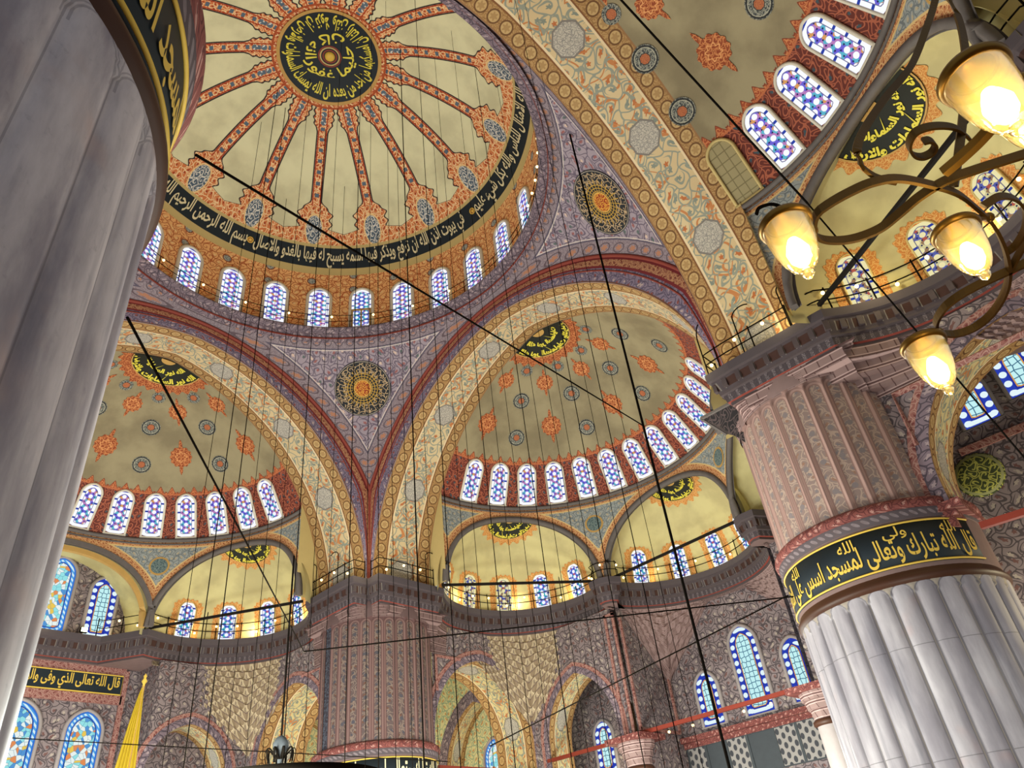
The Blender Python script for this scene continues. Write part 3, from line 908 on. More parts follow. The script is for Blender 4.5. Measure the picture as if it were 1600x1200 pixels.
    mb = MB(); mb.grid(P, U, 0, W)
    for sg in (-1, 1):
        zz = np.linspace(18.47, ZB+.3, 12)
        mb.grid([[T((SC-.01, sg*(arch_half(11.4, 2.37, max(z, ZS))+.06), z)) for z in zz], [T((SC-.01, sg*CYL*.985, z)) for z in zz]], [[(11, z) for z in zz], [(9.9, z) for z in zz]], 0, None)
        for q in range(11): mb.mi[-1-q] = 1
    w = mb.build('wall_%s_exedra_spandrels' % side, [M_exw, M_creamline]); tag(w, 'painted wall between the small half-domes of the %s' % nm, 'wall', None, 'structure')
    def oncyl(p, lift):
        d = np.array((p[0]-SC, p[1])); d = d/np.linalg.norm(d)*(CYL-lift); return T((SC+d[0], d[1], p[2]))
    for e0, e1 in zip(exs, exs[1:]):
        a = math.radians((e0+e1)/2); c = np.array((SC+CYL*math.cos(a), CYL*math.sin(a), 22.4)); t1 = (-math.sin(a), math.cos(a), 0)
        decal('painted_ring', c, (t1, (0, 0, 1)), lambda b: .62, oncyl, M_rimgold, w, lift=.03); decal('dark_roundel', c, (t1, (0, 0, 1)), lambda b: .5, oncyl, M_teal, w, lift=.05)
    return o
def exedra(side, e, label, vis=(0, 1, 2, 3, 4), flat=None):
    """a small half-dome behind its arch; flat = depth of a straight tympanum wall instead"""
    T = TF[side]; ea = math.radians(e); ax = np.array((math.cos(ea), math.sin(ea))); c = np.array((SC, 0))+EC*ax; lt = np.array((-ax[1], ax[0]))
    def opening(rad, lift=0.0, n=49):
        pts = []
        for q in np.linspace(0, PI, n):
            t = rad*math.cos(q)
            for _ in range(8):
                t = max(-rad, min(rad, t)); d = max(math.sqrt(max(CYL**2-t*t, 0))-EC, 0)
                z = math.sin(q)*math.sqrt(max(rad**2-d*d*math.sin(q), 0)); 
            p = c+lt*t+ax*(d-lift); pts.append(T((p[0], p[1], EZ+z)))
        return pts
    mb = MB()
    mb.tube(opening(EO, .03), .28, ry=.3, m=1)
    if flat:
        mb.tube(opening(EO-.36, -.15), .3, ry=.3, m=2)
        op_ = opening(EO+.02, -.02); back = []
        for p in op_:
            l = np.array(p); q = np.array(T((flat, 0, 0))); qq = l.copy(); i = 0 if side == 'far' else 1; qq[i] = q[i]; back.append(qq)
        mb.grid([op_, back], [[(j*.3, 0) for j in range(49)], [(j*.3, 1) for j in range(49)]], 0)
        b = np.array(back); mb.add(b, [list(range(49))], [(p[0], p[2]) for p in b] if side == 'left' else [(p[1], p[2]) for p in b], 4)
        o = mb.build('wall_%s_tympanum' % side, [M_exedra, M_rim, M_rimgold, M_exw, M_wall], smooth=False)
        return tag(o, label, 'tympanum', None, 'structure')
    P, U = [], []
    for th in np.linspace(-PI/2, PI/2, 61):
        R = CYL+.12; k = EC*math.cos(th); rho = -k+math.sqrt(max(k*k+R*R-EC*EC, 0)); em = math.acos(min(max(rho/ER, 0), 1))
        row, ru = [], []
        for s in np.linspace(-.12, 1, 22):
            el = em*max(s, 0); r = ER*math.cos(el); z = EZ+ER*math.sin(el)+min(s, 0)*3; p = c+ax*r*math.cos(th)+lt*r*math.sin(th)
            row.append(T((p[0], p[1], z))); ru.append((th*ER, el*ER))
        P.append(row); U.append(ru)
    mb.grid(P, U, 0)
    mb.grid([opening(EO+.2, -.12), opening(EO-.15, -.12), ], None, 1)
    o = mb.build('ceiling_%s_exedra' % side, [M_exedra, M_rim]); tag(o, label, 'half-dome', None, 'structure')
    C = np.array((c[0], c[1], EZ))
    def onto(p, lift):
        d = np.array(p, float)-C; 
        if d[2] < 0: h = np.hypot(d[0], d[1]); return T((C[0]+d[0]/h*(ER-lift), C[1]+d[1]/h*(ER-lift), p[2]))
        return T(C+d/np.linalg.norm(d)*(ER-lift))
    ax3 = np.array((ax[0], ax[1], 0)); lt3 = np.array((lt[0], lt[1], 0))
    em = math.radians(70); hs = 1.35 if side == 'near' else 1.15; cc = C+ER*(math.cos(em)*ax3+math.sin(em)*np.array((0, 0, 1))); up = -math.sin(em)*ax3+math.cos(em)*np.array((0, 0, 1))
    decal('painted_fringe', cc, (lt3, up), lambda b: hs*1.5+.42+.14*math.cos(b*22), onto, M_halo, o, n=160, a0=PI+.03, a1=2*PI-.03, lift=.03, squash=1.0)
    hr = decal('calligraphy_half_roundel', cc, (lt3, up), lambda b: 1.5*hs, onto, M_halfground, o, n=48, a0=PI, a1=2*PI, lift=.06)
    half_text(hr, cc, (lt3, up) if side == 'far' else (-lt3, up), onto, 1.5*hs, PI)
    nm = label
    for i in vis:
        th = math.radians(-58+29*i); h = 2.3; w = 1.02
        def sp(z): r = math.sqrt(ER*ER-z*z); p = c+ax*r*math.cos(th)+lt*r*math.sin(th); return np.array((p[0], p[1], EZ+z))
        ctr = sp(1.2); t1 = -math.sin(th)*ax3+math.cos(th)*lt3; upv = sp(1.6)-sp(.4); upv /= np.linalg.norm(upv)
        def rad(b, w=w):
            x, y = math.cos(b), math.sin(b)
            k = min(.98/max(abs(x), 1e-6), 1.3/max(y, 1e-6) if y > 0 else 1.3/max(-y, 1e-6), 1.36 if y > 0 else 9)
            return k*(1+.045*math.cos(b*26)*(y > -.3))
        decal('orange_window_halo', ctr, (t1, upv), rad, onto, M_halo, o, n=150, rings_=4, lift=.02)
        P0 = np.array(T(sp(0.0))); P1 = np.array(T(sp(2.0))); out = np.array(T(np.r_[ax*math.cos(th)+lt*math.sin(th), 0])); u_ = P1-P0; u_ /= np.linalg.norm(u_)
        rt = np.cross(u_, -out); rt /= np.linalg.norm(rt); n_ = np.cross(rt, u_); n_ = n_ if n_ @ out < 0 else -n_
        g = M_gC if (side, round(e)) in (('far', 59),) and i in (4, 3, 2) and i != 1 else M_gB
        if side == 'near': g = M_gC
        far_end = nth(5-i) if side != 'near' else nth(5-i)
        window(P0+n_*.04, rt, u_, n_, w, h, g, 'small arched stained glass window in the %s, %s from its pier end' % (EXN[(side, round(e))], far_end), fr=.07, dep=.06, frame_mat=M_creamline)
    return o
EXN = {('far', 59): 'small half-dome next to the far pier', ('far', -4): 'second small half-dome right of the far pier', ('far', -64): 'small half-dome behind the right pier',
       ('left', 60): 'small half-dome left of the far pier', ('near', 58): 'half-dome behind the brass chandelier', ('near', 0): 'half-dome at the right edge'}
# ---- plan of the gallery cornice
def ecentre(e): a = math.radians(e); return np.array((SC+EC*math.cos(a), EC*math.sin(a)))
def cornice_path(exs, end):
    RW = 5.6; pts = [(DP+.03, DP+.03), (DP+.03, 11.35)]
    c = [ecentre(e) for e in exs]
    def isect(c0, c1):
        m = (c0+c1)/2; d = np.linalg.norm(c1-c0); h = math.sqrt(RW*RW-d*d/4); n = m-np.array((SC, 0)); n /= np.linalg.norm(n); return m+n*h
    dx = math.sqrt(RW**2-(11.3-c[0][1])**2); a = math.atan2(11.3-c[0][1], -dx)
    pts += [(x, 11.3) for x in np.linspace(13.0, c[0][0]-dx-.3, 7)]
    for i, cc in enumerate(c):
        if i+1 < len(c): q = isect(cc, c[i+1])-cc; b = math.atan2(q[1], q[0])+math.radians(6)
        else: q = end-cc; b = math.atan2(q[1], q[0])
        if b > a: b -= 2*PI
        for t in np.linspace(a, b, 44): pts.append((cc[0]+RW*math.cos(t), cc[1]+RW*math.sin(t)))
        if i+1 < len(c):
            k = isect(cc, c[i+1]); n = k-np.array((SC, 0)); n /= np.linalg.norm(n); tl = np.array((-n[1], n[0]))
            pts += [tuple(k-n*.55+tl*.5), tuple(k-n*.75+tl*.2), tuple(k-n*.75-tl*.2), tuple(k-n*.55-tl*.5)]
            q = k-c[i+1]; a = math.atan2(q[1], q[0])-math.radians(6)
    return pts
def offset_path(pts, o):
    P = np.array(pts); N = len(P); t = np.diff(P, axis=0); t /= np.linalg.norm(t, axis=1)[:, None]; n = np.stack([t[:, 1], -t[:, 0]], 1)
    R = []
    for i in range(N):
        a, b = n[max(i-1, 0)], n[min(i, N-2)]; m = a+b
        if i == 0: m = np.array((-1.0, -1.0)); m /= np.linalg.norm(m); R.append(P[0]+m*o*1.414); continue
        k = np.linalg.norm(m); m = m/max(k, 1e-6); s = 1/max(m @ b, .6); R.append(P[i]+m*o*s)
    return np.array(R)
def build_cornice(side, pts, label):
    T = TF[side]; L = arclen(pts); mb = MB()
    c0 = np.array((12.0, 0.0)); pa = np.array(pts); pb = c0+(pa-c0)*1.4
    mb.grid([[T((p[0], p[1], 16.92)) for p in pa], [T((p[0], p[1], 16.92)) for p in pb]], None, 5)
    prof = [((0, 16.92), (0, 17.05), 2), ((.0, 17.05), (.1, 17.08), 4), ((.1, 17.08), (.16, 17.38), 1), ((.16, 17.38), (.24, 17.42), 2), ((.24, 17.42), (.25, 17.5), 2),
            ((.25, 17.5), (.40, 18.06), 0), ((.40, 18.06), (.50, 18.1), 2), ((.50, 18.1), (.52, 18.46), 3), ((.52, 18.46), (-1.0, 18.47), 3)]
    for (o0, z0), (o1, z1), m in prof:
        q0, q1 = offset_path(pts, o0), offset_path(pts, o1)
        h = 1.0 if m == 0 else math.hypot(o1-o0, z1-z0)
        mb.grid([[T((p[0], p[1], z0)) for p in q0], [T((p[0], p[1], z1)) for p in q1]], [[(l, 0) for l in L], [(l, h) for l in L]], m)
    # blocks between the teeth stand proud
    q = offset_path(pts, .36); qs = offset_path(pts, .44); LL = arclen(q); 
    for l in np.arange(.31, LL[-1], .62):
        p = np.array([np.interp(l, LL, q[:, 0]), np.interp(l, LL, q[:, 1])]); p2 = np.array([np.interp(l+.05, LL, q[:, 0]), np.interp(l+.05, LL, q[:, 1])])
        t = (p2-p); t /= np.linalg.norm(t)+1e-9; n = np.array((t[1], -t[0]))
        V = [p+t*sx*.1+n*sy for sx in (-1, 1) for sy in (-.12, .03)]
        vv = [T((v[0], v[1], z)) for v in V for z in (17.62, 18.08)]
        mb.add(vv, [(0, 1, 3, 2), (4, 6, 7, 5), (2, 3, 7, 6), (0, 2, 6, 4), (0, 4, 5, 1)], None, 2)
    o = mb.build('trim_%s_gallery_cornice' % side, [M_cornice, M_corn2, M_cornice_line, M_corntop, M_red, M_pierpink], smooth=False)
    return tag(o, label, 'cornice', None, 'structure')
# ------------------------------------------------------------------ gallery railing and its bulbs
def resample(P, step):
    P = np.asarray(P, float); L = arclen(P); n = max(2, int(L[-1]/step)+1)
    return np.stack([np.interp(np.linspace(0, L[-1], n), L, P[:, i]) for i in range(P.shape[1])], 1)
M_bulb = emission('warm_bulb', lambda: '#ffd98a', 6.0)
_bulb = [None]
def bulb(p, label, group, r=.075):
    if _bulb[0] is None:
        mb = MB(); mb.lathe([(0.001, .09), (.03, .085), (.036, .05), (.03, .03)], (0, 0, 0), 8, 0); mb.lathe([(.03, .04), (.07, .0), (.075, -.04), (.05, -.09), (.001, -.11)], (0, 0, 0), 10, 1)
        o = mb.build('light_bulb', [M_iron, M_bulb]); _bulb[0] = o
    else:
        o = _bulb[0].copy(); COL.objects.link(o)
    o.location = p; tag(o, label, 'light bulb', group); return o
def railing(side, pts, l0, l1, label, bulb_label, group, hooks=()):
    T = TF[side]; q = resample(offset_path(pts, .38), .25); L = arclen(q); sel = (L >= l0) & (L <= l1); q = q[sel]
    root = empty('gallery_railing', T((q[0][0], q[0][1], 18.47))); base = np.array(root.location); tag(root, label, 'railing')
    for z, nm in ((19.0, 'lower_rail'), (19.5, 'top_rail')):
        mb = MB(); mb.tube([np.array(T((p[0], p[1], z)))-base for p in q], .028, 5); mb.build(nm, M_iron, root)
    mb = MB(); mb.tube([(0, 0, 0), (0, 0, 1.12)], .032, 6); mb.lathe([(.05, 0), (.05, .04), (.02, .05)], (0, 0, 0), 8)
    first = mb.build('post', M_iron, root); po = resample(q, 1.55)
    for i, p in enumerate(po):
        o = first if i == 0 else first.copy()
        if i: COL.objects.link(o); o.parent = root
        o.location = np.array(T((p[0], p[1], 18.47)))-base
    bo = resample(q, 1.25)
    for i, p in enumerate(bo[1:-1]):
        bulb(T((p[0], p[1], 19.37 if i % 3 else 18.87)), bulb_label, group)
    for f in hooks:   # tall rods with a bent top that carried oil lamps
        p = q[int(f*(len(q)-1))]; t = q[min(int(f*(len(q)-1))+1, len(q)-1)]-q[max(int(f*(len(q)-1))-1, 0)]; t /= np.linalg.norm(t)
        pts_ = [(p[0], p[1], 18.47), (p[0], p[1], 20.3)]+[(p[0]+t[0]*.45*(1-math.cos(a)), p[1]+t[1]*.45*(1-math.cos(a)), 20.3+.35*math.sin(a)) for a in np.linspace(.3, PI*.75, 7)]
        mb = MB(); mb.tube([np.array(T(x))-base for x in pts_], .028, 5); mb.build('lamp_rod', M_iron, root)
    return root
# ------------------------------------------------------------------ walls under the cornice
def wall_arch(side, fn, s0, s1, z0, z1, arches, mats, name, label, depth, back, band=.42, soff=1):
    """fn(s, z, d) -> local point, d = depth behind the face; arches: (centre, half width, springing, apex)"""
    T = TF[side]; mb = MB(); edges = [s0]
    def zar(s):
        for (c, w, zs, za) in arches:
            if abs(s-c) < w:
                h = za-zs; cc = max((h*h-w*w)/(2*w), 0); r = w+cc; return zs+math.sqrt(max(r*r-(abs(s-c)+cc)**2, 0))*(1 if h >= w else h/w), True
        return z0, False
    S = set(np.linspace(s0, s1, 25).tolist())
    for (c, w, zs, za) in arches: S |= set((c+w*np.sin(np.linspace(-PI/2, PI/2, 41))).tolist())
    S = sorted(x for x in S if s0-1e-6 <= x <= s1+1e-6)
    for a, b in zip(S, S[1:]):
        m_ = (a+b)/2; ina = zar(m_)[1]
        za_, zb_ = (zar(a+1e-7)[0], zar(b-1e-7)[0]) if ina else (z0, z0)
        if ina and not zar(a+1e-7)[1]: za_ = [q for q in arches if abs(m_-q[0]) < q[1]][0][2]
        if ina and not zar(b-1e-7)[1]: zb_ = [q for q in arches if abs(m_-q[0]) < q[1]][0][2]
        mb.add([T(fn(a, za_, 0)), T(fn(b, zb_, 0)), T(fn(b, z1, 0)), T(fn(a, z1, 0))], [(0, 1, 2, 3)], [(a, za_), (b, zb_), (b, z1), (a, z1)], 0)
    for (c, w, zs, za) in arches:
        sv = 1.0 if 'pale' in mats[soff].name else depth; h = za-zs; cc = max((h*h-w*w)/(2*w), 0); r = w+cc; t = np.linspace(0, math.acos(cc/r), 16); ky = 1 if h >= w else h/w
        Rr = [(w, z0)]+[(-cc+r*math.cos(q), zs+r*math.sin(q)*ky) for q in t]; C = np.array(Rr+[(-x, y) for x, y in Rr[::-1][1:]])
        L = arclen(C); O = C.copy(); k = np.maximum(C[:, 1]-zs, 0)
        nrm = np.stack([C[:, 0], k*1.0], 1); nrm /= np.linalg.norm(nrm, axis=1)[:, None]
        O2 = C+nrm*band; O3 = C+nrm*band*1.6
        mb.grid([[T(fn(c+x, y, 0)) for x, y in C], [T(fn(c+x, y, -.06)) for x, y in C], [T(fn(c+x, y, -.06)) for x, y in O2], [T(fn(c+x, y, -.04)) for x, y in O2], [T(fn(c+x, y, -.04)) for x, y in O3], [T(fn(c+x, y, 0)) for x, y in O3]],
                [[(l, v) for l in L] for v in (0, .05, band, band, band*1.6, band*1.7)], [2, 2, 2, 3, 3])
        mb.grid([[T(fn(c+x, y, depth*q)) for x, y in C] for q in np.linspace(0, 1, 4)], [[(l, q*sv) for l in L] for q in np.linspace(0, 1, 4)], soff)
    o = mb.build(name, mats, smooth=False); return tag(o, label, 'wall', None, 'structure')
def quad_wall(name, pts, mat, label, uvscale=1.0):
    p = np.array(pts, float); a = p[1]-p[0]; la = np.linalg.norm(a); lb = np.linalg.norm(p[3]-p[0])
    mb = MB(); mb.add(p, [(0, 1, 2, 3)], [(0, 0), (la, 0), (la, lb), (0, lb)]); o = mb.build(name, mat, smooth=False); return tag(o, label, 'wall', None, 'structure')
def muqarnas(side, c, a_lo, a_hi, rect, zbot, name, label, mat, rows=11, cell=.56):
    """stalactite corbelling from the round cornice down into the square corner"""
    T = TF[side]; R = 5.62; A = np.radians(np.linspace(a_lo, a_hi, int((a_hi-a_lo)*math.pi/180*R/cell*4)+1)); mb = MB()
    P, U = [], []
    for k in range(rows+1):
        for sub in ((0, 1) if k < rows else (0,)):
            rp, ru = [], []
            for j, a in enumerate(A):
                ca, sa = math.cos(a), math.sin(a); p0 = np.array((c[0]+R*ca, c[1]+R*sa)); p1 = np.array(rect(ca, sa)); zb = zbot(math.degrees(a))
                f = (k/rows); g = min(1.0, f**1.7)
                niche = (.5-.5*math.cos(2*PI*(j/4+(k % 2)*.5)))
                f2 = min(1.0, g+(.09 if sub else 0.0))
                p = p0*(1-f2)+p1*f2; d = p1-p0; ln = np.linalg.norm(d)+1e-6; outv = np.array((ca, sa))
                p = p+outv*(niche*.16*(0.0 if k == 0 and not sub else 1.0))
                z = 16.9+(zb-16.9)*((k+(.72 if sub else 0.0))/rows if k < rows else 1.0)
                rp.append(T((p[0], p[1], z))); ru.append((j/4+(k % 2)*.5, k+(.72 if sub else 0.0)))
            P.append(rp); U.append(ru)
    mb.grid(P, U, 0); o = mb.build(name, mat, smooth=False); return tag(o, label, 'muqarnas', None, 'structure')
# ------------------------------------------------------------------ piers
def pier(center, label, faces, upper=M_flute, text=None, panel=None, dz=0.0):
    cx, cy = center; root = empty('fluted_pier', (cx, cy, 0)); tag(root, label, 'pier')
    NF = 30
    def flutes(z0, z1, rr, depth, name, mat, head, unit=8):
        n = NF*unit; A = np.linspace(0, 2*PI, n+1); P, U = [], []
        zs = [z0, z0+(z1-z0)*.33, z0+(z1-z0)*.66, z1-head*1.5]+list(z1-head*np.linspace(1.4, 0, 9))
        for z in zs:
            rp, ru = [], []
            for a in A:
                f = (a*NF/(2*PI)) % 1.0; x = (f-.5)*2          # -1..1 across the reed
                w = 1.0
                k = (z-(z1-head))/head                              # rounded top
                prof = max(1-abs(x)**3.6, 0)
                if k > 0: prof = prof if abs(x) < math.sqrt(max(1-k*k, 0)) else 1.0
                r = rr+depth*(prof-1.0) if depth > 0 else rr+depth*(1-abs(x)**6 if k <= 0 or abs(x) < math.sqrt(max(1-k*k, 0)) else 0)
                rp.append((r*math.cos(a), r*math.sin(a), z)); ru.append((a*NF/(2*PI), z))
            P.append(rp); U.append(ru)
        mb = MB(); mb.grid(P, U); return mb.build(name, mat, root, smooth=True)
    near_ = cx < 0
    flutes(0, 8.55-dz, 3.33, .06 if near_ else .15, 'marble_shaft', M_marble_near if near_ else M_marble, .30, 12)
    mb = MB(); mb.lathe([(3.3, 8.5), (3.37, 8.58), (3.42, 8.64), (3.42, 8.72), (3.35, 8.8), (3.3, 8.92)], c=(0, 0, -dz), n=96); mb.build('bronze_ring', M_bronze, root)
    mb = MB(); mb.lathe([(3.3, 8.85), (3.3, 10.5)], c=(0, 0, -dz), n=120)
    mb.lathe([(3.3, 10.5), (3.36, 10.56)], c=(0, 0, -dz), n=96); ib = mb.build('band_course', M_pierpink, root)
    if panel:
        a0, a1, z0, z1 = panel; z0 -= dz; z1 -= dz; mb = MB(); A = np.linspace(math.radians(a0), math.radians(a1), 60)
        mb.grid([[(r*math.cos(a), r*math.sin(a), z) for a in A] for r, z in ((3.3, z0), (3.34, z0), (3.34, z1), (3.3, z1))], None)
        pn = mb.build('inscription_panel', M_black, root)
        for zz in (z0+.03, z1-.03):
            mb = MB(); mb.tube([(3.36*math.cos(a), 3.36*math.sin(a), zz) for a in A], .035, 5); mb.build('gold_border', M_gold, pn)
        for (t, x0, x1, y0, y1, mat, bold) in text:
            def fn(x, y):
                q = x0+(x1-x0)*x; a = math.radians(a0+(a1-a0)*q); z = z0+(z1-z0)*(y0+(y1-y0)*y)
                return (3.365*math.cos(a), 3.365*math.sin(a), z)
            lettering('lettering', t, fn, mat, pn, bold)
    mb = MB(); mb.lathe([(3.34, 10.5), (3.36, 10.54), (3.42, 10.72), (3.43, 10.8)], c=(0, 0, -dz), n=96); mb.build('leaf_ring', M_leafring, root)
    mb = MB(); mb.lathe([(3.42, 10.8), (3.49, 10.86), (3.52, 10.98), (3.49, 11.1), (3.42, 11.16), (3.3, 11.22), (3.2, 11.22)], c=(0, 0, -dz), n=96); mb.build('torus_moulding', M_torus, root)
    if upper:
        flutes(11.2-dz, 16.45, 3.22, -.10, 'painted_flutes', upper, .32, 12)
        mb = MB(); mb.lathe([(3.2, 16.4), (3.24, 16.45), (3.24, 17.3)], n=96); mb.build('neck', M_pierdim if dz else M_pierpink, root)
    return root
def pier_loft(center, top, bottom_z, name, label, mat=None):
    """courses of brick that carry the square cornice corner out over the round pier"""
    top = resample(np.array(top), .2); cx, cy = center; mb = MB(); P, U = [], []; L = arclen(top)
    K = 5
    for k in range(K+1):
        for sub in ((0, 1) if k < K else (0,)):
            f = (k+ (0 if not sub else 0))/K; zf = (k+(.86 if sub else 0))/K; rp, ru = [], []
            for p, l in zip(top, L):
                d = p-np.array((cx, cy)); dd = np.linalg.norm(d); r0 = min(3.27, dd); q = d/dd*(r0+(dd+.07-r0)*f**1.3)
                zb = bottom_z; rp.append((cx+q[0], cy+q[1], zb+(17.05-zb)*zf)); ru.append((l, (zf)*2.1))
            P.append(rp); U.append(ru)
    mb.grid(P, U); o = mb.build(name, mat or M_brick, smooth=False); return tag(o, label, 'corbel', None, 'structure')
# ================================================================== build the room
mb = MB(); mb.grid([[(-40, -40, 0), (40, -40, 0)], [(-40, 40, 0), (40, 40, 0)]], [[(0, 0), (80, 0)], [(0, 80), (80, 80)]])
tag(mb.build('floor', M_carpet), 'red carpeted floor of the prayer hall', 'floor', None, 'structure')
build_dome()
build_pendentive('wall_far_pendentive', 0.0, 'curved triangle with a black and gold roundel above the far pier')
build_pendentive('wall_left_pendentive', PI/2, 'curved triangle above the hidden pier behind the near marble pier')
build_pendentive('wall_near_pendentive', -PI, 'curved triangle above the near marble pier')
build_pendentive('wall_right_pendentive', -PI/2, 'curved triangle with a black and gold roundel beside the great arch at right')
for s in ('left', 'far', 'near'): build_arch(s)
EXF, EXL, EXC = [59, -4.5, -64], [60, 0, -60], [58, 0, -58]
build_semidome('far', 2.2, range(-5, 7), EXF, (-90, 90), 'olive painted semi-dome with orange medallions between the far pier and the right pier')
build_semidome('left', .2, range(-1, 7), EXL, (-90, 90), 'olive painted semi-dome with orange medallions beside the near marble pier at left')
build_semidome('near', 12.6, range(2, 7), EXC, (-90, 90), 'semi-dome at the top right with a red window band, cut off by the frame')
exedra('far', 59, 'yellow plastered small half-dome next to the far pier')
exedra('far', -4.5, 'yellow plastered small half-dome between the first one and the right pier')
exedra('far', -64, 'small half-dome mostly hidden by the right pier', vis=())
exedra('left', 60, 'yellow plastered small half-dome left of the far pier')
exedra('left', 0, 'dark painted tympanum wall with tall windows at the left edge', flat=28.5)
exedra('near', 58, 'yellow plastered half-dome behind the brass chandelier')
exedra('near', 0, 'yellow plastered half-dome at the right edge above the chandelier', vis=(2, 3, 4))
PF = cornice_path(EXF, np.array((16.5, -11.3)))
c1 = ecentre(60)
PL = cornice_path([60], np.array((28.0, 4.3)))+[(28.0, 3.6), (28.0, 2), (28.0, 0), (28.0, -3)]
PC = cornice_path([58, 0], np.array((24.0, -4.9)))
build_cornice('far', PF, 'dark toothed cornice running from the far pier round the small half-domes to the right pier')
build_cornice('left', PL, 'dark toothed cornice curving from the far pier to the left edge')
build_cornice('near', PC, 'dark toothed cornice on top of the right pier and the bay behind the chandelier')
LF_, LL_, LC_ = arclen(PF), arclen(PL), arclen(PC)
railing('far', PF, 0.2, 36.0, 'thin iron railing with bulbs on the cornice between the far and right piers', 'tiny warm bulb on the railing between the far pier and the right pier', 'bulbs on the far railing', (.12, .17, .30, .36, .47, .55, .8))
railing('left', PL, 0.2, 24.0, 'thin iron railing with bulbs on the cornice left of the far pier', 'tiny warm bulb on the railing left of the far pier', 'bulbs on the left railing', (.1, .2, .3, .62, .7))
railing('near', PC, 0.0, 24.0, 'thin iron railing with bulbs on top of the right pier', 'tiny warm bulb on the railing above the right pier', 'bulbs on the right railing', (.05, .12, .2))
# railing round the foot of the great dome
root = empty('dome_railing', (0, 0, 33.05)); tag(root, 'thin iron railing in front of the drum windows of the great dome', 'railing')
A_ = np.radians(np.linspace(-62, 112, 90))
for z, nm in ((.55, 'lower_rail'), (1.05, 'top_rail')):
    mb = MB(); mb.tube([(11.36*math.cos(a), 11.36*math.sin(a), z) for a in A_], .022, 5); mb.build(nm, M_iron, root)
mb = MB(); mb.tube([(0, 0, 0), (0, 0, 1.05)], .025, 6); first = mb.build('post', M_iron, root)
for i, a in enumerate(np.radians(np.arange(-60, 112, 6.7))):
    o = first if i == 0 else first.copy()
    if i: COL.objects.link(o); o.parent = root
    o.location = (11.36*math.cos(a), 11.36*math.sin(a), 0)
for a in np.radians(np.r_[np.arange(-56, -20, 4.5), np.arange(-14, 112, 13.4)]):
    bulb((11.30*math.cos(a), 11.30*math.sin(a), 33.95), 'tiny warm bulb on the railing round the foot of the great dome', 'bulbs on the dome railing')
# walls under the far side
WA = [M_wall, M_soffit_pale, M_purple, M_pink]
def plane_y(y): return lambda s, z, d: (s, y+d, z)
def plane_x(x): return lambda s, z, d: (x+d, s, z)
for side in ('far', 'left', 'near'):
    tn = {'far': 'right of the far pier', 'left': 'left of the far pier', 'near': 'right of the fluted right pier'}[side]
    wall_arch(side, plane_y(12.75), 17.1 if side == 'near' else 17.27, 26.1 if side == 'near' else 25.7, 10.85 if side == 'near' else 4, 16.95, [{'far': (21.45, 4.2, 10.6, 15.2), 'left': (20.6, 3.7, 10.8, 14.9), 'near': (21.85, 4.2, 11.5, 16.0)}[side]], WA, 'wall_%s_corner_arch' % side,
              'patterned wall with a tall open pointed arch %s' % tn, 2.5 if side == 'near' else 3.4, None)
    T = TF[side]
    if side == 'near':
        quad_wall('wall_near_bay_back', [T((14, 20.0, 3)), T((36, 20.0, 3)), T((36, 20.0, 19.2)), T((14, 20.0, 19.2))], M_wall, 'floral wall at the back of the corner bay %s' % tn)
        quad_wall('ceiling_near_bay', [T((14, 13.0, 19.0)), T((33, 13.0, 19.0)), T((33, 20.1, 19.0)), T((14, 20.1, 19.0))], M_green, 'pale vault over the corner bay %s' % tn)
    else:
        wall_arch(side, plane_x(25.75), 12.8, 27.6, 4, 16.7, [(18.2, 3.1, 10.2, 14.4)], [M_green, M_soffit_pale, M_purple, M_purple], 'wall_%s_bay_arch' % side,
                  'pale green floral wall with a smaller arch inside the corner bay %s' % tn, 1.6, None, band=.55)
        quad_wall('wall_%s_bay_back' % side, [T((27.4, 12.8, 3)), T((27.4, 25.7, 3)), T((27.4, 25.7, 16.7)), T((27.4, 12.8, 16.7))], M_green, 'pale floral wall at the back of the corner bay %s' % tn)
quad_wall('ceiling_far_bay', [(12.8, 12.8, 16.6), (27.6, 12.8, 16.6), (27.6, 27.6, 16.6), (12.8, 27.6, 16.6)], M_green, 'pale vault over the corner bay behind the far pier')
ARB = {'far': (8.75, 2.75, 10.2, 13.9), 'left': (9.0, 2.55, 10.4, 13.4)}
for side in ('far', 'left'):
    tn = {'far': 'right of the far pier', 'left': 'left of the far pier'}[side]; T = TF[side]
    wall_arch(side, plane_x(25.7), 5.15 if side == 'far' else 6.5, 12.75, 4, 16.95, [ARB[side]], WA, 'wall_%s_side_arch' % side, 'patterned wall with the smaller pointed arch %s' % tn, 2.2, None)
    bx = 30.6 if side == 'far' else 27.9
    quad_wall('wall_%s_side_back' % side, [T((bx, 4.0 if side == 'far' else 6.55, 3)), T((bx, 14, 3)), T((bx, 14, 16.9)), T((bx, 4.0 if side == 'far' else 6.55, 16.9))], M_wall, 'patterned wall behind the smaller arch %s' % tn)
    cc = ecentre(59 if side == 'far' else 60)
    def rect(ca, sa, cc=cc):
        t = min((12.72-cc[1])/sa if sa > .05 else 1e9, (25.68-cc[0])/ca if ca > .05 else 1e9); t = min(t, 9.5); return (cc[0]+ca*t, cc[1]+sa*t)
    muqarnas(side, cc, -14, 118, rect, lambda d: 11.4+5.2*min(1, (abs(d-47)/56))**.75, 'wall_%s_muqarnas' % side, 'cream stalactite corbelling in the corner %s' % tn, M_muq)
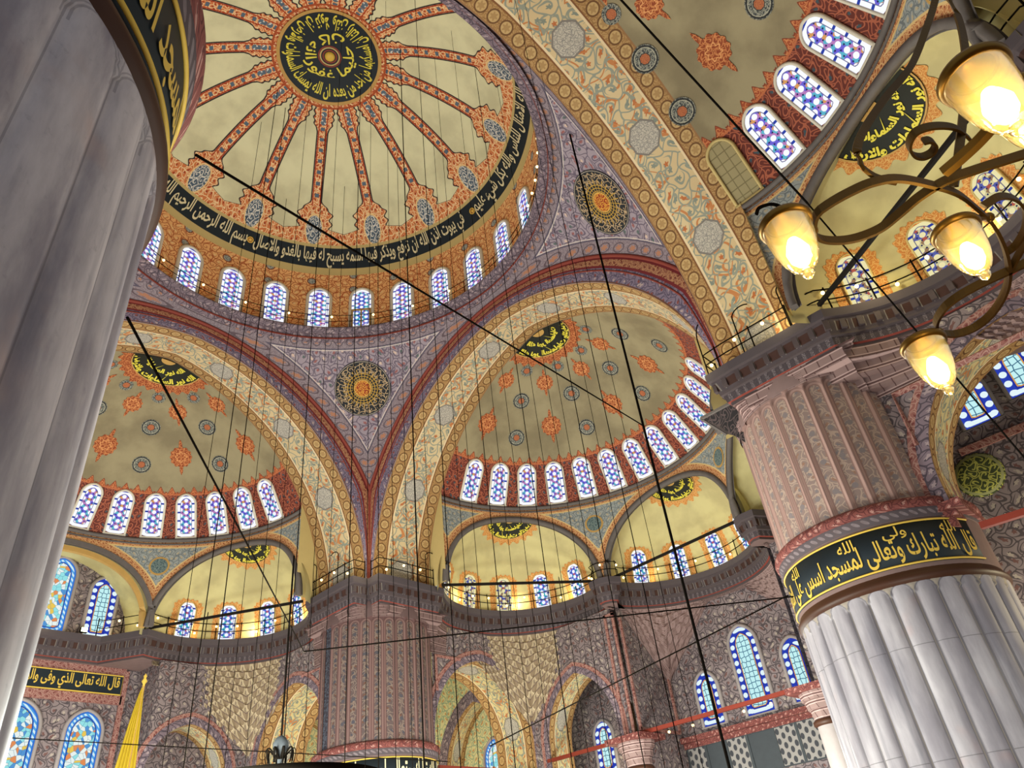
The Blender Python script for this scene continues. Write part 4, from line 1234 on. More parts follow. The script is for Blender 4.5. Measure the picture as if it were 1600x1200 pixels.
# the middle bay of the far side: side walls, window wall, corbelled corners
JY0, JY1, BX = 4.75, -6.1, 30.5
quad_wall('wall_far_bay_left_side', [(25.7, JY0, 3), (BX, JY0, 3), (BX, JY0, 16.95), (25.7, JY0, 16.95)], M_wall, 'patterned side wall of the window bay beside the pilaster')
quad_wall('wall_far_bay_right_side', [(25.7, JY1, 3), (BX, JY1, 3), (BX, JY1, 16.95), (25.7, JY1, 16.95)], M_wall, 'patterned side wall of the window bay next to the right pier')
quad_wall('wall_far_bay_windows', [(BX, JY1, 0), (BX, JY0, 0), (BX, JY0, 16.95), (BX, JY1, 16.95)], M_wall, 'patterned wall holding the three tall windows left of the right pier')
quad_wall('wall_far_bay_corner', [(25.7, JY1-.2, 3), (25.7, -13.5, 3), (25.7, -13.5, 16.95), (25.7, JY1-.2, 16.95)], M_wall, 'patterned wall between the window bay and the right pier')
c2 = ecentre(-4.5)
def rect2(ca, sa):
    t = min((BX-.03-c2[0])/ca if ca > .05 else 1e9, (JY0-.03-c2[1])/sa if sa > .05 else 1e9, (JY1+.03-c2[1])/sa if sa < -.05 else 1e9); return (c2[0]+ca*t, c2[1]+sa*t)
muqarnas('far', c2, -84, 84, rect2, lambda d: 12.6+4.2*min(1, (abs(abs(d)-44)/30))**.8, 'wall_far_bay_muqarnas', 'red-brown stalactite corbelling over the window bay', M_brick, rows=7)
for side, pth in (('far', PF), ('left', PL), ('near', PC)):
    T = TF[side]; tn = {'far': 'right of the far pier', 'left': 'left of the far pier', 'near': 'right of the right pier'}[side]
    top = [(x, 11.27) for x in np.linspace(13.0, 17.0, 9)]; a0 = math.atan2(11.27-ecentre(58)[1], 17.0-ecentre(58)[0])
    cc = ecentre({'far': 59, 'left': 60, 'near': 58}[side]); top += [(cc[0]+5.6*math.cos(a), cc[1]+5.6*math.sin(a)) for a in np.linspace(math.radians(132), math.radians(112), 6)]
    mb = MB(); P, U = [], []; LL = arclen(top)
    for k, (f, z) in enumerate([(0, 16.95), (.05, 16.5), (.32, 16.46), (.36, 16.0), (.68, 15.96), (.72, 15.5), (1.0, 15.46), (1.0, 15.2)]):
        P.append([T((x, y+(12.72-y)*f, z)) for x, y in top]); U.append([(l, (16.95-z)) for l in LL])
    mb.grid(P, U); tag(mb.build('wall_%s_corbel' % side, M_brick if side == 'near' else M_brick_dim, smooth=False), 'pinkish brick corbels between the cornice and the tall arch %s' % tn, 'corbel', None, 'structure')
cc = ecentre(58)
def rect3(ca, sa, cc=cc):
    t = min((12.72-cc[1])/sa if sa > .05 else 1e9, (25.68-cc[0])/ca if ca > .05 else 1e9); t = min(t, 9.5); return (cc[0]+ca*t, cc[1]+sa*t)
muqarnas('near', cc, -14, 118, rect3, lambda d: 11.4+5.2*min(1, (abs(d-47)/56))**.75, 'wall_near_muqarnas', 'brick stalactite corbelling right of the right pier', M_brick)
# thin pink borders that frame the spandrels of the tall arches
for side in ('far', 'left', 'near'):
    T = TF[side]; mb = MB(); tn = {'far': 'right of the far pier', 'left': 'left of the far pier', 'near': 'right of the right pier'}[side]
    P = [(17.55, 13.0), (17.55, 15.05), (24.8, 15.05) if side == 'near' else (19.6, 15.05)]
    mb.tube([T((x, 12.70, z)) for x, z in P], .2, ry=.1, up=(.3, .5, .2)); tag(mb.build('trim_%s_spandrel_border' % side, M_pink, smooth=False), 'pink painted border of the spandrel %s' % tn, 'trim', None, 'structure')
def strip_border(name, pts, w, mat, label):
    mb = MB(); mb.tube(pts, w, ry=.1, m=0, up=(1, 0, 0.02)); o = mb.build(name, mat, smooth=False); return tag(o, label, 'trim', None, 'structure')
# pink borders on the pilaster
mb = MB()
for y in (4.95, 5.55): mb.box((25.62, y, 12.6), (.12, .16, 8.0))
mb.box((25.62, 5.25, 16.5), (.12, .76, .16)); mb.box((25.62, 5.25, 9.5), (.12, .76, .16))
for x in (26.0, 30.1): mb.box((x, JY0-.06, 13), (.16, .12, 6.5))
mb.box((28, JY0-.06, 9.75), (4.2, .12, .16))
tag(mb.build('trim_1', M_pink, smooth=False), 'pink painted borders framing the pilaster left of the window bay', 'trim', None, 'structure')
# ledge and carved balustrade under the windows
mb = MB(); mb.box((BX-.25, -.7, 9.25), (.7, 10.8, .3)); mb.box((BX-.1, -.7, 8.95), (.4, 10.8, .3)); tag(mb.build('trim_2', M_torus, smooth=False), 'dark red ledge below the three tall windows', 'ledge', None, 'structure')
for i, (y0, y1, m) in enumerate([(4.6, 3.3, M_panel), (3.3, 1.9, M_panel_dark), (1.9, .5, M_panel), (.5, -1.2, M_panel_dark), (-1.2, -2.6, M_panel), (-2.6, -4.4, M_panel), (-4.4, -6.0, M_panel_dark)]):
    root = empty('balustrade_panel', (BX-.2, (y0+y1)/2, 7.8)); tag(root, '%s panel of the dark gallery front below the tall windows, %s from the left' % ('pierced' if m is M_panel else 'plain', nth(i+1)), 'panel', 'gallery front panels')
    mb = MB(); mb.add([(0, (y0-y1)/2-.04, -1), (0, -(y0-y1)/2+.04, -1), (0, -(y0-y1)/2+.04, 1), (0, (y0-y1)/2-.04, 1)], [(0, 1, 2, 3)], [(0, 0), (y0-y1, 0), (y0-y1, 2), (0, 2)]); mb.build('panel_face', m, root, smooth=False)
    mb = MB(); mb.tube([(0, (y0-y1)/2-.04, -1), (0, -(y0-y1)/2+.04, -1), (0, -(y0-y1)/2+.04, 1), (0, (y0-y1)/2-.04, 1)], .1, ry=.1, closed=True, up=(1, 0, 0)); mb.build('panel_frame', M_panel_dark, root, smooth=False)
LX = (0, -1, 0)
for (yc, w, z0, h, lab) in [(2.35, 1.45, 9.75, 3.0, 'left tall roundel-glazed window of the three beside the right pier'), (-.8, 1.75, 9.7, 5.0, 'tallest middle roundel-glazed window of the three beside the right pier'),
                            (-3.75, 1.45, 9.75, 3.4, 'narrow visible roundel-glazed window nearest the right pier')]:
    window((BX-.03, yc, z0), LX, (0, 0, 1), (-1, 0, 0), w, h, M_gD, lab, fr=.2, dep=.14, point=1.25, frame_mat=M_stone)
p = at_axis(942, 1142, 0, 30.55)
window((30.57, p[1], 8.6), LX, (0, 0, 1), (-1, 0, 0), 1.45, 3.0+.2, M_gD, 'roundel-glazed window seen through the smaller arch right of the far pier', fr=.2, dep=.14, point=1.25, frame_mat=M_stone)
p = at_axis(772, 1165, 0, 27.35)
window((27.36, p[1], 7.0), LX, (0, 0, 1), (-1, 0, 0), 1.9, 5.0, M_gE, 'bright window with orange top seen through the tall arch right of the far pier', fr=.2, dep=.14, point=1.25, frame_mat=M_stone)
# left side: the wall with the inscription
WY = 28.35
quad_wall('wall_left_inscription', [(-6, WY, 4), (6.4, WY, 4), (6.4, WY, 16.95), (-6, WY, 16.95)], M_wall, 'patterned wall with an inscription and tall windows at the lower left')
quad_wall('wall_left_return', [(6.4, WY, 4), (6.5, 25.7, 4), (6.5, 25.7, 16.95), (6.4, WY, 16.95)], M_wall, 'narrow return of the wall beside the yellow banner')
mb = MB()
for x in (5.55, -2.5): mb.box((x, WY-.08, 11.5), (.3, .16, 10.6))
mb.box((1.4, WY-.06, 16.72), (8.2, .12, .5)); mb.box((1.4, WY-.08, 15.05), (8.2, .16, .5))
tag(mb.build('trim_3', M_pink, smooth=False), 'red painted border round the inscription on the wall at left', 'trim', None, 'structure')
root = empty('inscription_panel', (1.5, WY-.1, 15.9)); tag(root, 'long black inscription panel with gold letters at lower left', 'inscription panel')
mb = MB(); mb.box((0, 0, 0), (7.7, .14, 1.1)); mb.build('board', M_black, root, smooth=False)
mb = MB(); mb.tube([(-3.85, -.08, -.55), (3.85, -.08, -.55), (3.85, -.08, .55), (-3.85, -.08, .55)], .06, ry=.06, closed=True, up=(0, 1, 0)); mb.build('gold_border', M_gold, root, smooth=False)
lettering('lettering', '\u0642\u0627\u0644 \u0627\u0644\u0644\u0647 \u062a\u0639\u0627\u0644\u0649 \u0627\u0644\u0630\u064a \u0648\u0641\u0649 \u0648\u0627\u0644\u0631\u062d\u0645\u0646 \u0627\u0644\u0631\u062d\u064a\u0645', lambda x, y: (-3.7+7.4*x, -.085, -.47+.94*y), M_gold, root, .02)
for (xc, w, z0, h, y, g, lab) in [(3.75, 1.95, 7.5, 6.8, WY-.03, M_gE, 'tall floral stained glass window below the inscription, beside the yellow banner'),
                                  (.15, 2.3, 7.5, 7.1, WY-.03, M_gE, 'tall floral stained glass window below the inscription, next to the near pier'),
                                  (3.25, 1.55, 18.6, 3.9, 28.45, M_gD, 'cyan stained glass window in the tympanum at left, right one of the pair'),
                                  (.45, 1.75, 18.6, 4.7, 28.45, M_gE, 'taller stained glass window in the tympanum at left, partly behind the near pier'),
                                  (8.3, 1.25, 7.6, 3.4, 27.87, M_gE, 'small pink and blue window in the blind arch left of the far pier, left of the pair'),
                                  (10.1, 1.2, 7.6, 3.4, 27.87, M_gE, 'small pink and blue window in the blind arch left of the far pier, right of the pair')]:
    window((xc, y, z0), (1, 0, 0), (0, 0, 1), (0, -1, 0), w, h, g, lab, fr=.2, dep=.14, point=1.2, frame_mat=M_stone)
p = at_axis(474, 1190, 1, 27.35)
window((p[0], 27.36, 6.6), (1, 0, 0), (0, 0, 1), (0, -1, 0), 1.8, 4.4, M_gE, 'dark blue floral window seen low through the arch left of the far pier', fr=.2, dep=.14, point=1.25, frame_mat=M_stone)
# right of the right pier: the bay with a window and a green roundel
quad_wall('wall_near_bay_far_side', [(14, -15.2, 3), (24, -15.2, 3), (24, -15.2, 19.1), (14, -15.2, 19.1)], M_green, 'pale side wall inside the bay right of the right pier')
for (px, py, w, h, lab) in [(1538, 662, 1.35, 2.3, 'cyan window high in the bay at the right edge, left one'), (1612, 612, 1.4, 2.4, 'cyan window high in the bay at the right edge, cut by the frame')]:
    p = at_axis(px, py, 0, 19.97); window((19.96, p[1], p[2]), LX, (0, 0, 1), (-1, 0, 0), w, h, M_gD, lab, fr=.15, dep=.12, frame_mat=M_stone)
p = at_axis(1530, 742, 0, 19.97)
def f_green_roundel():
    u, v = uvs(); r = hyp(u, v); l, fl, c = scroll(u, v, .32, turns=1.4)
    col = mix(l, '#3d4328', '#a8a650'); return mix(near(r, .82, .05), col, '#8f8f60')
root = empty('green_roundel', p); tag(root, 'round green patterned panel on the bay wall at the right edge', 'roundel')
mb = MB(); A = np.linspace(0, 2*PI, 40, endpoint=False)
mb.grid([[(-.06-.0*r, r*math.cos(a), r*math.sin(a)) for a in A] for r in (0.01, .45, .9)]+[[(0, .92*math.cos(a), .92*math.sin(a)) for a in A]], [[(r*math.cos(a), r*math.sin(a)) for a in A] for r in (0.01, .45, .9, .92)], closed=True)
mb.build('roundel_face', material('green_roundel_paint', f_green_roundel), root)
p2 = at_axis(1500, 708, 0, 19.95); p3 = at_axis(1640, 690, 0, 19.95)
mb = MB(); mb.tube([(19.93, p2[1], p2[2]), (19.93, p3[1], p2[2])], .1, ry=.3); tag(mb.build('trim_4', M_pink, smooth=False), 'pinkish band across the bay wall below the cyan windows at the right edge', 'trim', None, 'structure')
# ------------------------------------------------------------------ piers
TXT = '\u0642\u0627\u0644 \u0627\u0644\u0644\u0647 \u062a\u0628\u0627\u0631\u0643 \u0648\u062a\u0639\u0627\u0644\u0649 \u0644\u0645\u0633\u062c\u062f \u0627\u0633\u0633 \u0639\u0644\u0649 \u0627\u0644\u062a\u0642\u0648\u0649'
UPW = '\u0627\u0644\u0644\u0647'
pier((14.5, -14.5), 'thick fluted pier at right with a black and gold inscription band', None, M_flute_lit, text=[(TXT, .08, .985, .06, .70, M_gold, .016), (UPW, .86, .92, .66, .93, M_gold, .01), ('\u0648\u0644\u0649', .66, .74, .62, .93, M_gold, .01), (UPW, .50, .56, .62, .90, M_gold, .01), (UPW, .24, .30, .66, .92, M_gold, .01)], panel=(98, 252, 9.05, 10.42))
pier((14.5, 14.5), 'far fluted pier in the middle, painted pink above', None, M_flute_dim, text=[(TXT, .05, .95, .06, .94, M_cream, .02)], panel=(150, 320, 9.0, 10.4), dz=1.35)
pier((-14.5, -14.5), 'huge near marble pier filling the left edge', None, text=[(TXT, .02, .98, .08, .92, M_gold, .02)], panel=(-96, 40, 8.98, 10.45))
c_ = np.array((14.5, 14.5))
pier_loft((14.5, 14.5), [(10.9+.43, 17.5), (11.33, 15), (11.36, DP), (DP, DP), (DP, 11.36), (15, 11.33), (17.5, 11.33)], 16.35, 'trim_far_pier_corbel', 'pinkish brick courses under the cornice of the far pier', M_brick_dim)
pier_loft((14.5, -14.5), [(17.5, -11.33), (15, -11.33), (DP, -11.36), (DP, -DP), (11.36, -DP), (11.33, -15), (11.33, -17.5)], 16.35, 'trim_right_pier_corbel', 'pinkish brick courses under the cornice of the right pier')
# dark carved bracket under the outer corner of the right cornice
root = empty('carved_bracket', (11.9, -10.9, 17.3)); tag(root, 'black carved star-patterned bracket under the left corner of the right cornice', 'bracket')
def f_bracket():
    u, v = uvs(); l, fl, c = scroll(u, v, .3); return mix(l, '#1c1718', '#4a3d3c')
mb = MB(); tp = [(-.05, .06, .05), (1.9, .06, .05), (1.9, -1.75, .05), (-.05, -1.75, .05)]; md = [(.35, -.35, -.35), (1.7, -.35, -.35), (1.7, -1.5, -.35), (.35, -1.5, -.35)]; ap = (1.15, -1.15, -1.55)
mb.add(tp+md+[ap], [(0, 1, 5, 4), (3, 0, 4, 7), (1, 2, 6, 5), (2, 3, 7, 6), (4, 5, 8), (7, 4, 8), (5, 6, 8), (6, 7, 8)], [(p[0]-p[1], p[2]) for p in tp+md+[ap]])
mb.build('bracket_body', material('carved_black_paint', f_bracket), root, smooth=False)
mb = MB(); mb.tube([(-.1, .1, .06), (1.9, .1, .06)], .1, ry=.1); mb.tube([(-.1, .1, .06), (-.1, -1.75, .06)], .1, ry=.1); mb.build('bracket_edge', M_rim, root, smooth=False)
# slim columns that carry the galleries
def column(x, y, label, r=.72):
    root = empty('gallery_column', (x, y, 0)); tag(root, label, 'column')
    mb = MB(); mb.lathe([(r+.2, 0), (r+.2, .5), (r+.05, .6), (r, .8), (r*.94, 7.6)], n=40); mb.build('shaft', M_stone, root)
    mb = MB(); mb.lathe([(r*.96, 7.55), (r+.1, 7.62), (r+.1, 7.78), (r, 7.85)], n=40); mb.build('bronze_ring', M_bronze, root)
    mb = MB(); mb.lathe([(r, 7.85), (r+.05, 8.3), (r+.15, 8.32), (r+.2, 8.7), (r+.32, 8.72), (r+.38, 9.1)], n=12); mb.build('muqarnas_capital', M_brick, root, smooth=False)
    mb = MB(); mb.box((0, 0, 9.25), (2*r+1.1, 2*r+1.1, .3)); mb.build('abacus', M_torus, root, smooth=False)
    return root
column(26.0, 5.25, 'slim grey column with a red-topped capital below the pilaster at bottom centre right')
column(26.0, -6.3, 'slim grey column half hidden behind the white shaft of the right pier')
column(12.9, 25.6, 'grey column low in the corner left of the far pier', .6)
mb = MB(); mb.box((14.0, -17.3, 10.72), (3.0, 1.3, .26)); mb.box((14.0, -17.2, 10.5), (2.7, 1.0, .2)); mb.box((14.0, -17.15, 10.25), (2.5, .8, .3))
tag(mb.build('trim_5', M_torus, smooth=False), 'red moulded impost under the arch on the right side of the right pier', 'trim', None, 'structure')
# ------------------------------------------------------------------ tie beams
def beam(a, b, w, h, mat, label, name='tie_beam', cat='tie beam'):
    a, b = np.array(a, float), np.array(b, float); mb = MB(); mb.tube([a-a, (b-a)*.5, b-a], w, ry=h); o = mb.build(name, mat, smooth=False); o.location = a; return tag(o, label, cat)
beam((25.9, 5.1, 9.5), (25.9, -6.2, 9.5), .2, .2, M_beam, 'red painted tie beam across the window bay between two columns')
beam((25.7, 11.8, 9.35), (25.7, 5.6, 9.35), .2, .2, M_beam, 'red painted tie beam under the smaller arch right of the far pier')
beam((16.9, 12.7, 8.9), (25.6, 12.7, 8.9), .2, .2, M_beam, 'red painted tie beam under the tall arch right of the far pier')
beam(at_axis(1532, 822, 0, 12.6), at_axis(1640, 788, 0, 12.6), .2, .2, M_beam, 'red tie beam at the right edge beside the right pier')
beam((16.6, 10.75, 18.62), (25.1, 5.1, 18.62), .14, .14, M_beamblack, 'black tie bar across the half-dome next to the far pier')
beam((25.5, 4.6, 18.62), (25.0, -5.9, 18.62), .14, .14, M_beamblack, 'black tie bar across the second half-dome')
beam((10.85, 17.0, 18.62), (5.2, 25.4, 18.62), .14, .14, M_beamblack, 'black tie bar across the half-dome left of the far pier')
beam((10.75, -17.0, 18.62), (5.6, -24.9, 18.62), .14, .14, M_beamblack, 'black tie bar behind the brass chandelier')
for i, y in enumerate(np.linspace(4.4, -5.2, 7)): bulb((25.9, y, 9.2), 'tiny warm bulb under the red tie beam left of the right pier', 'bulbs under the tie beam')
for i, x in enumerate(np.linspace(18.0, 25.0, 5)): bulb((x, 12.7, 8.62), 'tiny warm bulb under the tie beam beside the far pier', 'bulbs under the far tie beam')
# ------------------------------------------------------------------ wires and chains that carry the lamp rings
def ceiling_at(x, y):
    r = math.hypot(x, y)
    if r < 10.6: return dome_z(r)
    return ZS+math.sqrt(PR*PR-r*r) if r > 11.5 else 33.0
def wire(x, y, z0, z1, r, label, group=None, name='hanging_wire', cat='wire'):
    mb = MB(); mb.tube([(0, 0, z0), (0, 0, (z0+z1)/2), (0, 0, z1)], r, 5); o = mb.build(name, M_iron); o.location = (x, y, 0); return tag(o, label, cat, group)
W = []
rs = random.Random(3)
SPEC = [(330, 30, 1), (356, 28, 2), (380, 29, 2), (405, 34, 1), (430, 27, 1), (450, 36, 1), (475, 30, 2), (500, 22, 1), (522, 33, 1), (550, 26, 2), (575, 18, 1), (591, 35, 2), (612, 21, 1), (632, 30, 1), (646, 24, 3), (664, 34, 1),
        (690, 20, 2), (712, 29, 1), (730, 24, 1), (756, 32, 2), (778, 22, 1), (800, 27, 1), (825, 24, 2), (846, 31, 1), (872, 21, 1), (890, 28, 1), (912, 26, 2), (936, 22, 1), (958, 29, 2), (982, 24, 1)]
for (px, D, th) in SPEC:
    d = ray(px, 700); h = d[:2]/np.hypot(*d[:2]); x, y = CAM[:2]+h*D
    while math.hypot(x, y) > 11.2 and D > 12: D -= .5; x, y = CAM[:2]+h*D
    W.append((px, x, y, th))
for i, (px, x, y, th) in enumerate(W):
    wire(x, y, .9, ceiling_at(x, y)-.05, {1: .011, 2: .018, 3: .027}[th]*min(1.2, math.hypot(x-CAM[0], y-CAM[1])/25),
         '%s black wire hanging from the great dome, %s from the left' % (['thin', 'medium', 'thick'][th-1], nth(i+1)), 'wires hanging from the great dome')
def cable(a, b, r, label, sag=0.0):
    a, b = np.array(a, float), np.array(b, float); mb = MB()
    mb.tube([(b-a)*t-np.array((0, 0, sag*4*t*(1-t))) for t in np.linspace(0, 1, 13)], r, 6); o = mb.build('stay_cable', M_iron); o.location = a; return tag(o, label, 'cable')
def onray(px, py, dist): return CAM+ray(px, py)*dist
ch = onray(1005, 665, 26.0)
mb = MB()
cz = ceiling_at(ch[0], ch[1])
wire(ch[0], ch[1], .9, cz, .045, 'heavy beaded chain hanging right of the middle, where a stay cable meets it', None, 'hanging_chain', 'chain')
npier = lambda px, py: onray(px, py, 6.9/math.cos(math.asin(ray(px, py)[2])))
cable(npier(306, 242), ch, .022, 'long black stay cable slanting from the near pier to the heavy chain')
e2 = onray(475, 1018, 24.0)
cable(npier(199, 496), e2, .018, 'black stay cable slanting down from the near pier across the left semi-dome')
cable(e2, onray(1240, 932, 26.5), .022, 'thin cable running from the slanting stay to the right pier')
cable(onray(765, 1166, 30), onray(1232, 930, 26.3), .022, 'thin cable rising to the inscription band of the right pier')
cable(onray(965, -6, 24), onray(1262, 318, 24), .034, 'black stay cable crossing the semi-dome at the top right')
cable(onray(1262, 318, 24), onray(1690, 820, 24), .026, 'thin cable passing behind the glass lamps toward the right edge')
cable(onray(0, 1152, 36), onray(700, 1190, 36), .02, 'thin cable low across the arches at lower left')
# ------------------------------------------------------------------ far lamp ring and its crown at the bottom edge
b = onray(437, 1190, 22.0)
root = empty('ring_chandelier', b); tag(root, 'black ring chandelier with a leafy crown at the bottom edge', 'chandelier')
mb = MB(); mb.lathe([(.02, .62), (.12, .56), (.2, .42), (.2, .3), (.1, .2), (.06, .1), (.06, -.2)], n=20); mb.build('crown_bulb', M_panel_dark, root)
first = None
for k in range(10):
    a = 2*PI*k/10; mb = MB(); pts = [(.08+.42*math.sin(t)*(1-.2*t), 0, .05+.42*math.sin(t*1.9)*.6) for t in np.linspace(0, 1.9, 9)]
    if first is None: mb.tube(pts, .05, ry=.02); first = mb.build('leaf', M_iron, root); o = first
    else: o = first.copy(); COL.objects.link(o); o.parent = root
    o.rotation_euler = (0, 0, a)
mb = MB(); mb.tube([(2.6*math.cos(t), 2.6*math.sin(t), -.62) for t in np.linspace(0, 2*PI, 60, endpoint=False)], .1, ry=.22, closed=True); mb.build('hoop', M_iron, root)
for k in range(6):
    a = PI*k/3; mb = MB(); mb.tube([(0, 0, -.1), (2.6*math.cos(a), 2.6*math.sin(a), -.62)], .06, 5); mb.build('spoke', M_iron, root)
wire(b[0], b[1], b[2]+.6, b[2]+5.6, .028, 'thick rod holding the crown of the ring chandelier at the bottom edge', None, 'hanging_rod', 'rod')
# ------------------------------------------------------------------ yellow banner on its staff
tip = onray(228, 1052, 45.0); 
root = empty('yellow_banner', (tip[0], tip[1], tip[2]-8)); tag(root, 'furled yellow banner hanging from a gilt-topped staff beside the left windows', 'banner')
mb = MB(); mb.tube([(0, 0, 0), (0, 0, 7.4)], .06, 8); mb.build('staff', M_rimgold, root)
mb = MB(); mb.lathe([(.001, 8.0), (.09, 7.85), (.05, 7.75), (.14, 7.6), (.05, 7.45), (.07, 7.35)], n=16); mb.build('finial', M_gold, root)
P, U = [], []
for k in range(24):
    z = 7.3-k*.32; w = .06+.95*(k/23)**.8; row = []
    for j in range(31):
        s = j/30-.7; row.append((s*w*1.5, .14*math.sin(j*1.25+k*.08)*(k/23)**.5-.05, z))
    P.append(row); U.append([(j/30, z) for j in range(31)])
mb = MB(); mb.grid(P, U); o = mb.build('cloth', M_flag, root); o.rotation_euler = (0, 0, math.radians(-30))
# flood lamp seen glowing on the left cornice
p = np.array(TF['left']((27.7, 2.3, 18.75)))
root = empty('flood_lamp', p); tag(root, 'small white flood lamp glowing on the cornice at left', 'lamp')
mb = MB(); mb.box((0, 0, 0), (.4, .22, .3)); mb.build('housing', M_iron, root, smooth=False)
mb = MB(); mb.box((0, -.13, 0), (.34, .03, .24)); mb.build('lens', emission('flood_lens', lambda: '#f2ffc8', 8.0), root, smooth=False)
# ------------------------------------------------------------------ the brass chandelier close to the camera
HL = 3.32
def PH(px, py, h=HL): return at_height(px, py, h)
def smooth_curve(P, n=60):
    P = np.asarray(P, float); N = len(P); L = arclen(P); out = []
    t = np.linspace(0, L[-1], n)
    M = np.zeros_like(P)
    for i in range(N):
        a, b = max(i-1, 0), min(i+1, N-1); M[i] = (P[b]-P[a])/max(L[b]-L[a], 1e-9)
    for q in t:
        i = min(max(np.searchsorted(L, q)-1, 0), N-2); h = L[i+1]-L[i]; s = (q-L[i])/h
        out.append((2*s**3-3*s**2+1)*P[i]+(s**3-2*s**2+s)*h*M[i]+(-2*s**3+3*s**2)*P[i+1]+(s**3-s**2)*h*M[i+1])
    return np.array(out)
CB = PH(1500, 300, HL+.25); chand = empty('brass_chandelier', CB)
tag(chand, 'wrought brass chandelier with scrolling arms and glass lamps close at the top right', 'chandelier')
def arm(name, pts, w, h, mat=M_brassd, n=60):
    P = smooth_curve([PH(*p) for p in pts], n)-CB; mb = MB(); mb.tube(P, w, ry=h); return mb.build(name, mat, chand, smooth=False)
H1 = HL+.17
arm('scroll_arm', [(1270, 362, H1), (1276, 334, H1), (1296, 318, H1), (1326, 301, H1), (1360, 286, H1), (1398, 279, H1), (1444, 286, H1), (1493, 301, H1), (1522, 322, H1), (1550, 349, H1), (1569, 387, H1), (1576, 425, H1),
                  (1570, 456, H1), (1550, 489, H1), (1522, 512, H1), (1492, 522, H1), (1470, 519, H1), (1462, 505, H1), (1475, 481, H1), (1497, 463, H1), (1533, 443, H1), (1572, 425, H1), (1615, 405, H1)], .012, .036, M_brassd, 110)
arm('scroll_arm', [(1270, 360, H1), (1280, 372, H1), (1304, 376, H1), (1337, 372, H1), (1375, 357, H1), (1406, 333, H1), (1437, 307, H1), (1478, 282, H1), (1522, 266, H1), (1610, 238, H1)], .012, .036, M_brassd, 60)
arm('hanger_scroll', [(1464, -30, HL+1.5), (1461, 0, HL+1.4), (1450, 37, HL+1.25), (1425, 100, HL+1.0), (1381, 156, HL+.66), (1350, 203, HL+.42), (1339, 234, HL+.31), (1347, 259, HL+.24), (1369, 277, HL+.20), (1400, 284, H1+.01)], .011, .03, M_brassd, 90)
arm('hanger_bar', [(1478, -30, HL+1.5), (1484, 0, HL+1.4), (1497, 27, HL+1.25), (1506, 64, HL+1.05), (1510, 110, HL+.85), (1504, 187, HL+.5), (1497, 245, HL+.3), (1490, 292, H1+.02)], .011, .03, M_brassd, 50)
arm('inner_scroll', [(1516, 218, HL+.42), (1493, 200, HL+.42), (1459, 197, HL+.42), (1431, 206, HL+.42), (1420, 225, HL+.42), (1426, 241, HL+.42), (1441, 245, HL+.42), (1456, 238, HL+.42), (1461, 226, HL+.42), (1452, 219, HL+.42), (1442, 221, HL+.42)], .010, .036, M_brassd, 60)
arm('lamp_arm', [(1552, 196, H1), (1528, 222, H1), (1500, 248, H1), (1474, 270, H1)], .030, .030, M_brass, 12)
arm('lower_scroll', [(1536, 322, H1-.05), (1562, 307, H1-.02), (1588, 312, H1), (1602, 332, H1), (1600, 360, H1), (1585, 385, H1), (1571, 395, H1)], .010, .03, M_brassd, 40)
arm('lower_scroll', [(1576, 425, H1), (1590, 400, H1), (1606, 370, H1), (1620, 330, H1)], .010, .03, M_brassd, 20)
arm('hook', [(1182, 335, HL+.26), (1186, 325, HL+.30), (1205, 319, HL+.31), (1222, 324, HL+.27), (1232, 333, HL+.2)], .006, .012, M_iron, 16)
tA, tB = PH(1464, -30, HL+1.5)-CB, PH(1478, -30, HL+1.5)-CB; hub = (tA+tB)/2+np.array((0, 0, .35))
mb = MB(); mb.tube([tA, tA*.4+hub*.6, hub], .018, 6); mb.tube([tB, tB*.4+hub*.6, hub], .018, 6); mb.lathe([(.001, .1), (.04, .07), (.05, 0), (.03, -.08), (.001, -.1)], tuple(hub), 16); mb.build('hub', M_brassd, chand)
mb = MB(); mb.tube([hub, hub+np.array((0, 0, 10.0)), hub+np.array((0, 0, 24.0))], .014, 5); mb.build('suspension_rod', M_iron, chand)
# glass lamp shader
def glass_mat():
    global NT
    m = bpy.data.materials.new('amber_lamp_glass'); m.use_nodes = True; NT = m.node_tree; NT.nodes.clear()
    o = NT.nodes.new('ShaderNodeOutputMaterial'); t = NT.nodes.new('ShaderNodeBsdfTransparent'); g = NT.nodes.new('ShaderNodeBsdfGlossy'); tr = NT.nodes.new('ShaderNodeBsdfTranslucent')
    t.inputs[0].default_value = (1, .93, .74, 1); g.inputs[0].default_value = (1, .95, .8, 1); g.inputs[1].default_value = .08; tr.inputs[0].default_value = (1, .86, .5, 1)
    f = NT.nodes.new('ShaderNodeLayerWeight'); f.inputs[0].default_value = .45
    a = NT.nodes.new('ShaderNodeMixShader'); b = NT.nodes.new('ShaderNodeMixShader'); a.inputs[0].default_value = .20
    NT.links.new(t.outputs[0], a.inputs[1]); NT.links.new(tr.outputs[0], a.inputs[2]); NT.links.new(f.outputs['Facing'], b.inputs[0]); NT.links.new(a.outputs[0], b.inputs[1]); NT.links.new(g.outputs[0], b.inputs[2])
    NT.links.new(b.outputs[0], o.inputs[0]); return m
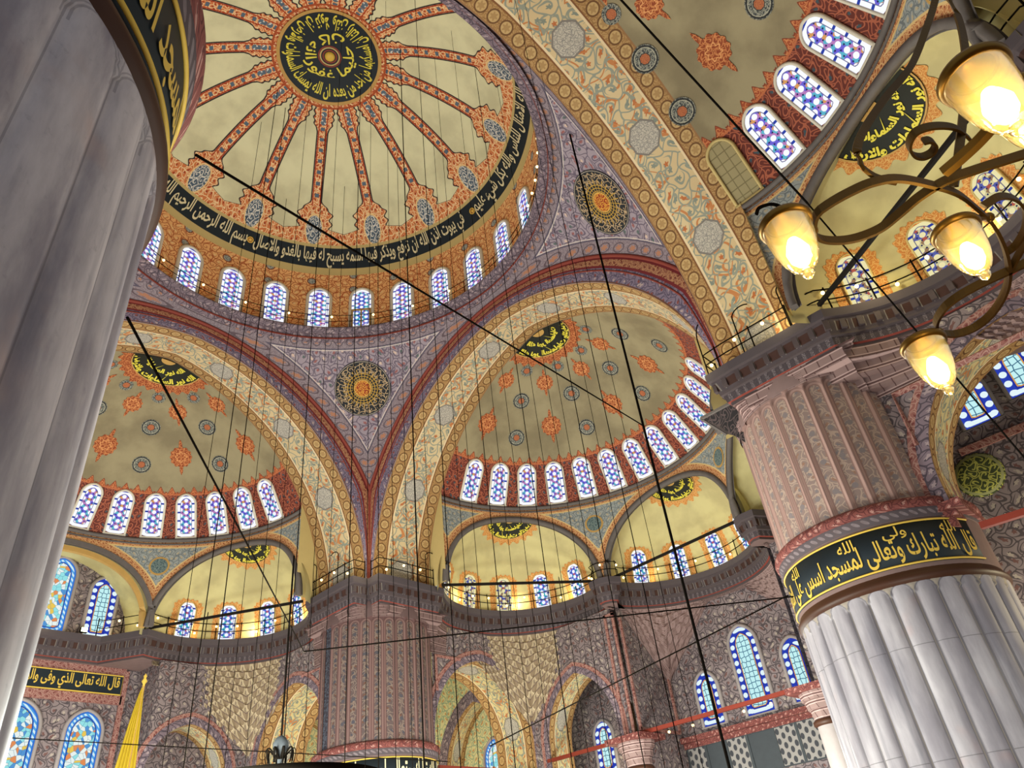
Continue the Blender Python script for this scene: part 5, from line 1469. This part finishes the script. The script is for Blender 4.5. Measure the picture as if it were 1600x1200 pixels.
M_lampglass = glass_mat()
M_filament = emission('glowing_bulb', lambda: '#ffdf8a', 22.0)
def glass_lamp():
    root = empty('glass_lamp', (0, 0, 0)); root.parent = chand
    mb = MB(); mb.lathe([(.062, .112), (.092, .118), (.100, .104), (.096, .086), (.084, .082)], n=40); mb.build('collar', M_brass, root)
    mb = MB(); mb.lathe([(.001, .158), (.02, .155), (.03, .138), (.066, .122), (.07, .108)], n=32); mb.build('cap', M_brass, root)
    mb = MB(); mb.lathe([(.088, .095), (.086, .05), (.080, .0), (.068, -.06), (.050, -.105), (.030, -.128), (.012, -.136)], n=40); mb.build('glass_shade', M_lampglass, root)
    mb = MB(); mb.lathe([(.001, .03), (.018, .02), (.030, -.005), (.042, -.04), (.038, -.075), (.022, -.102), (.001, -.108)], n=28); mb.build('bulb', M_filament, root)
    mb = MB(); mb.lathe([(.001, -.13), (.018, -.134), (.024, -.148), (.018, -.162), (.008, -.172), (.001, -.174)], n=20); mb.build('glass_knob', M_lampglass, root)
    return root
lamp0 = glass_lamp()
for i, (px, py, s, lab) in enumerate([(1241, 381, .92, None), (1549, 150, 1.02, None), (1511, 388, .86, None), (1458, 566, .98, None), (1604, 185, .9, None)]):
    o = lamp0 if i == 0 else copy_tree(lamp0, chand)
    o.location = np.array(PH(px, py))-CB; o.scale = (s, s, s)
    p = PH(px, py); lamp('lamp_bulb_light', tuple(p+np.array((0, 0, -.28))), 5.0, (1.0, .78, .42), .05)
# collars joining the lamps to the arms
for (px, py, qx, qy) in [(1232, 352, 1270, 360), (1523, 345, 1545, 340), (1452, 522, 1468, 519), (1556, 110, 1552, 196)]:
    mb = MB(); a, b_ = PH(px, py, HL+.13)-CB, PH(qx, qy, H1)-CB; mb.tube([a, (a+b_)/2+np.array((0, 0, .01)), b_], .014, 8); mb.build('lamp_bracket', M_brass, chand)
    mb = MB(); mb.lathe([(.001, .02), (.016, .012), (.02, 0), (.016, -.012), (.001, -.02)], tuple(b_), 14); mb.build('rivet_boss', M_brass, chand)
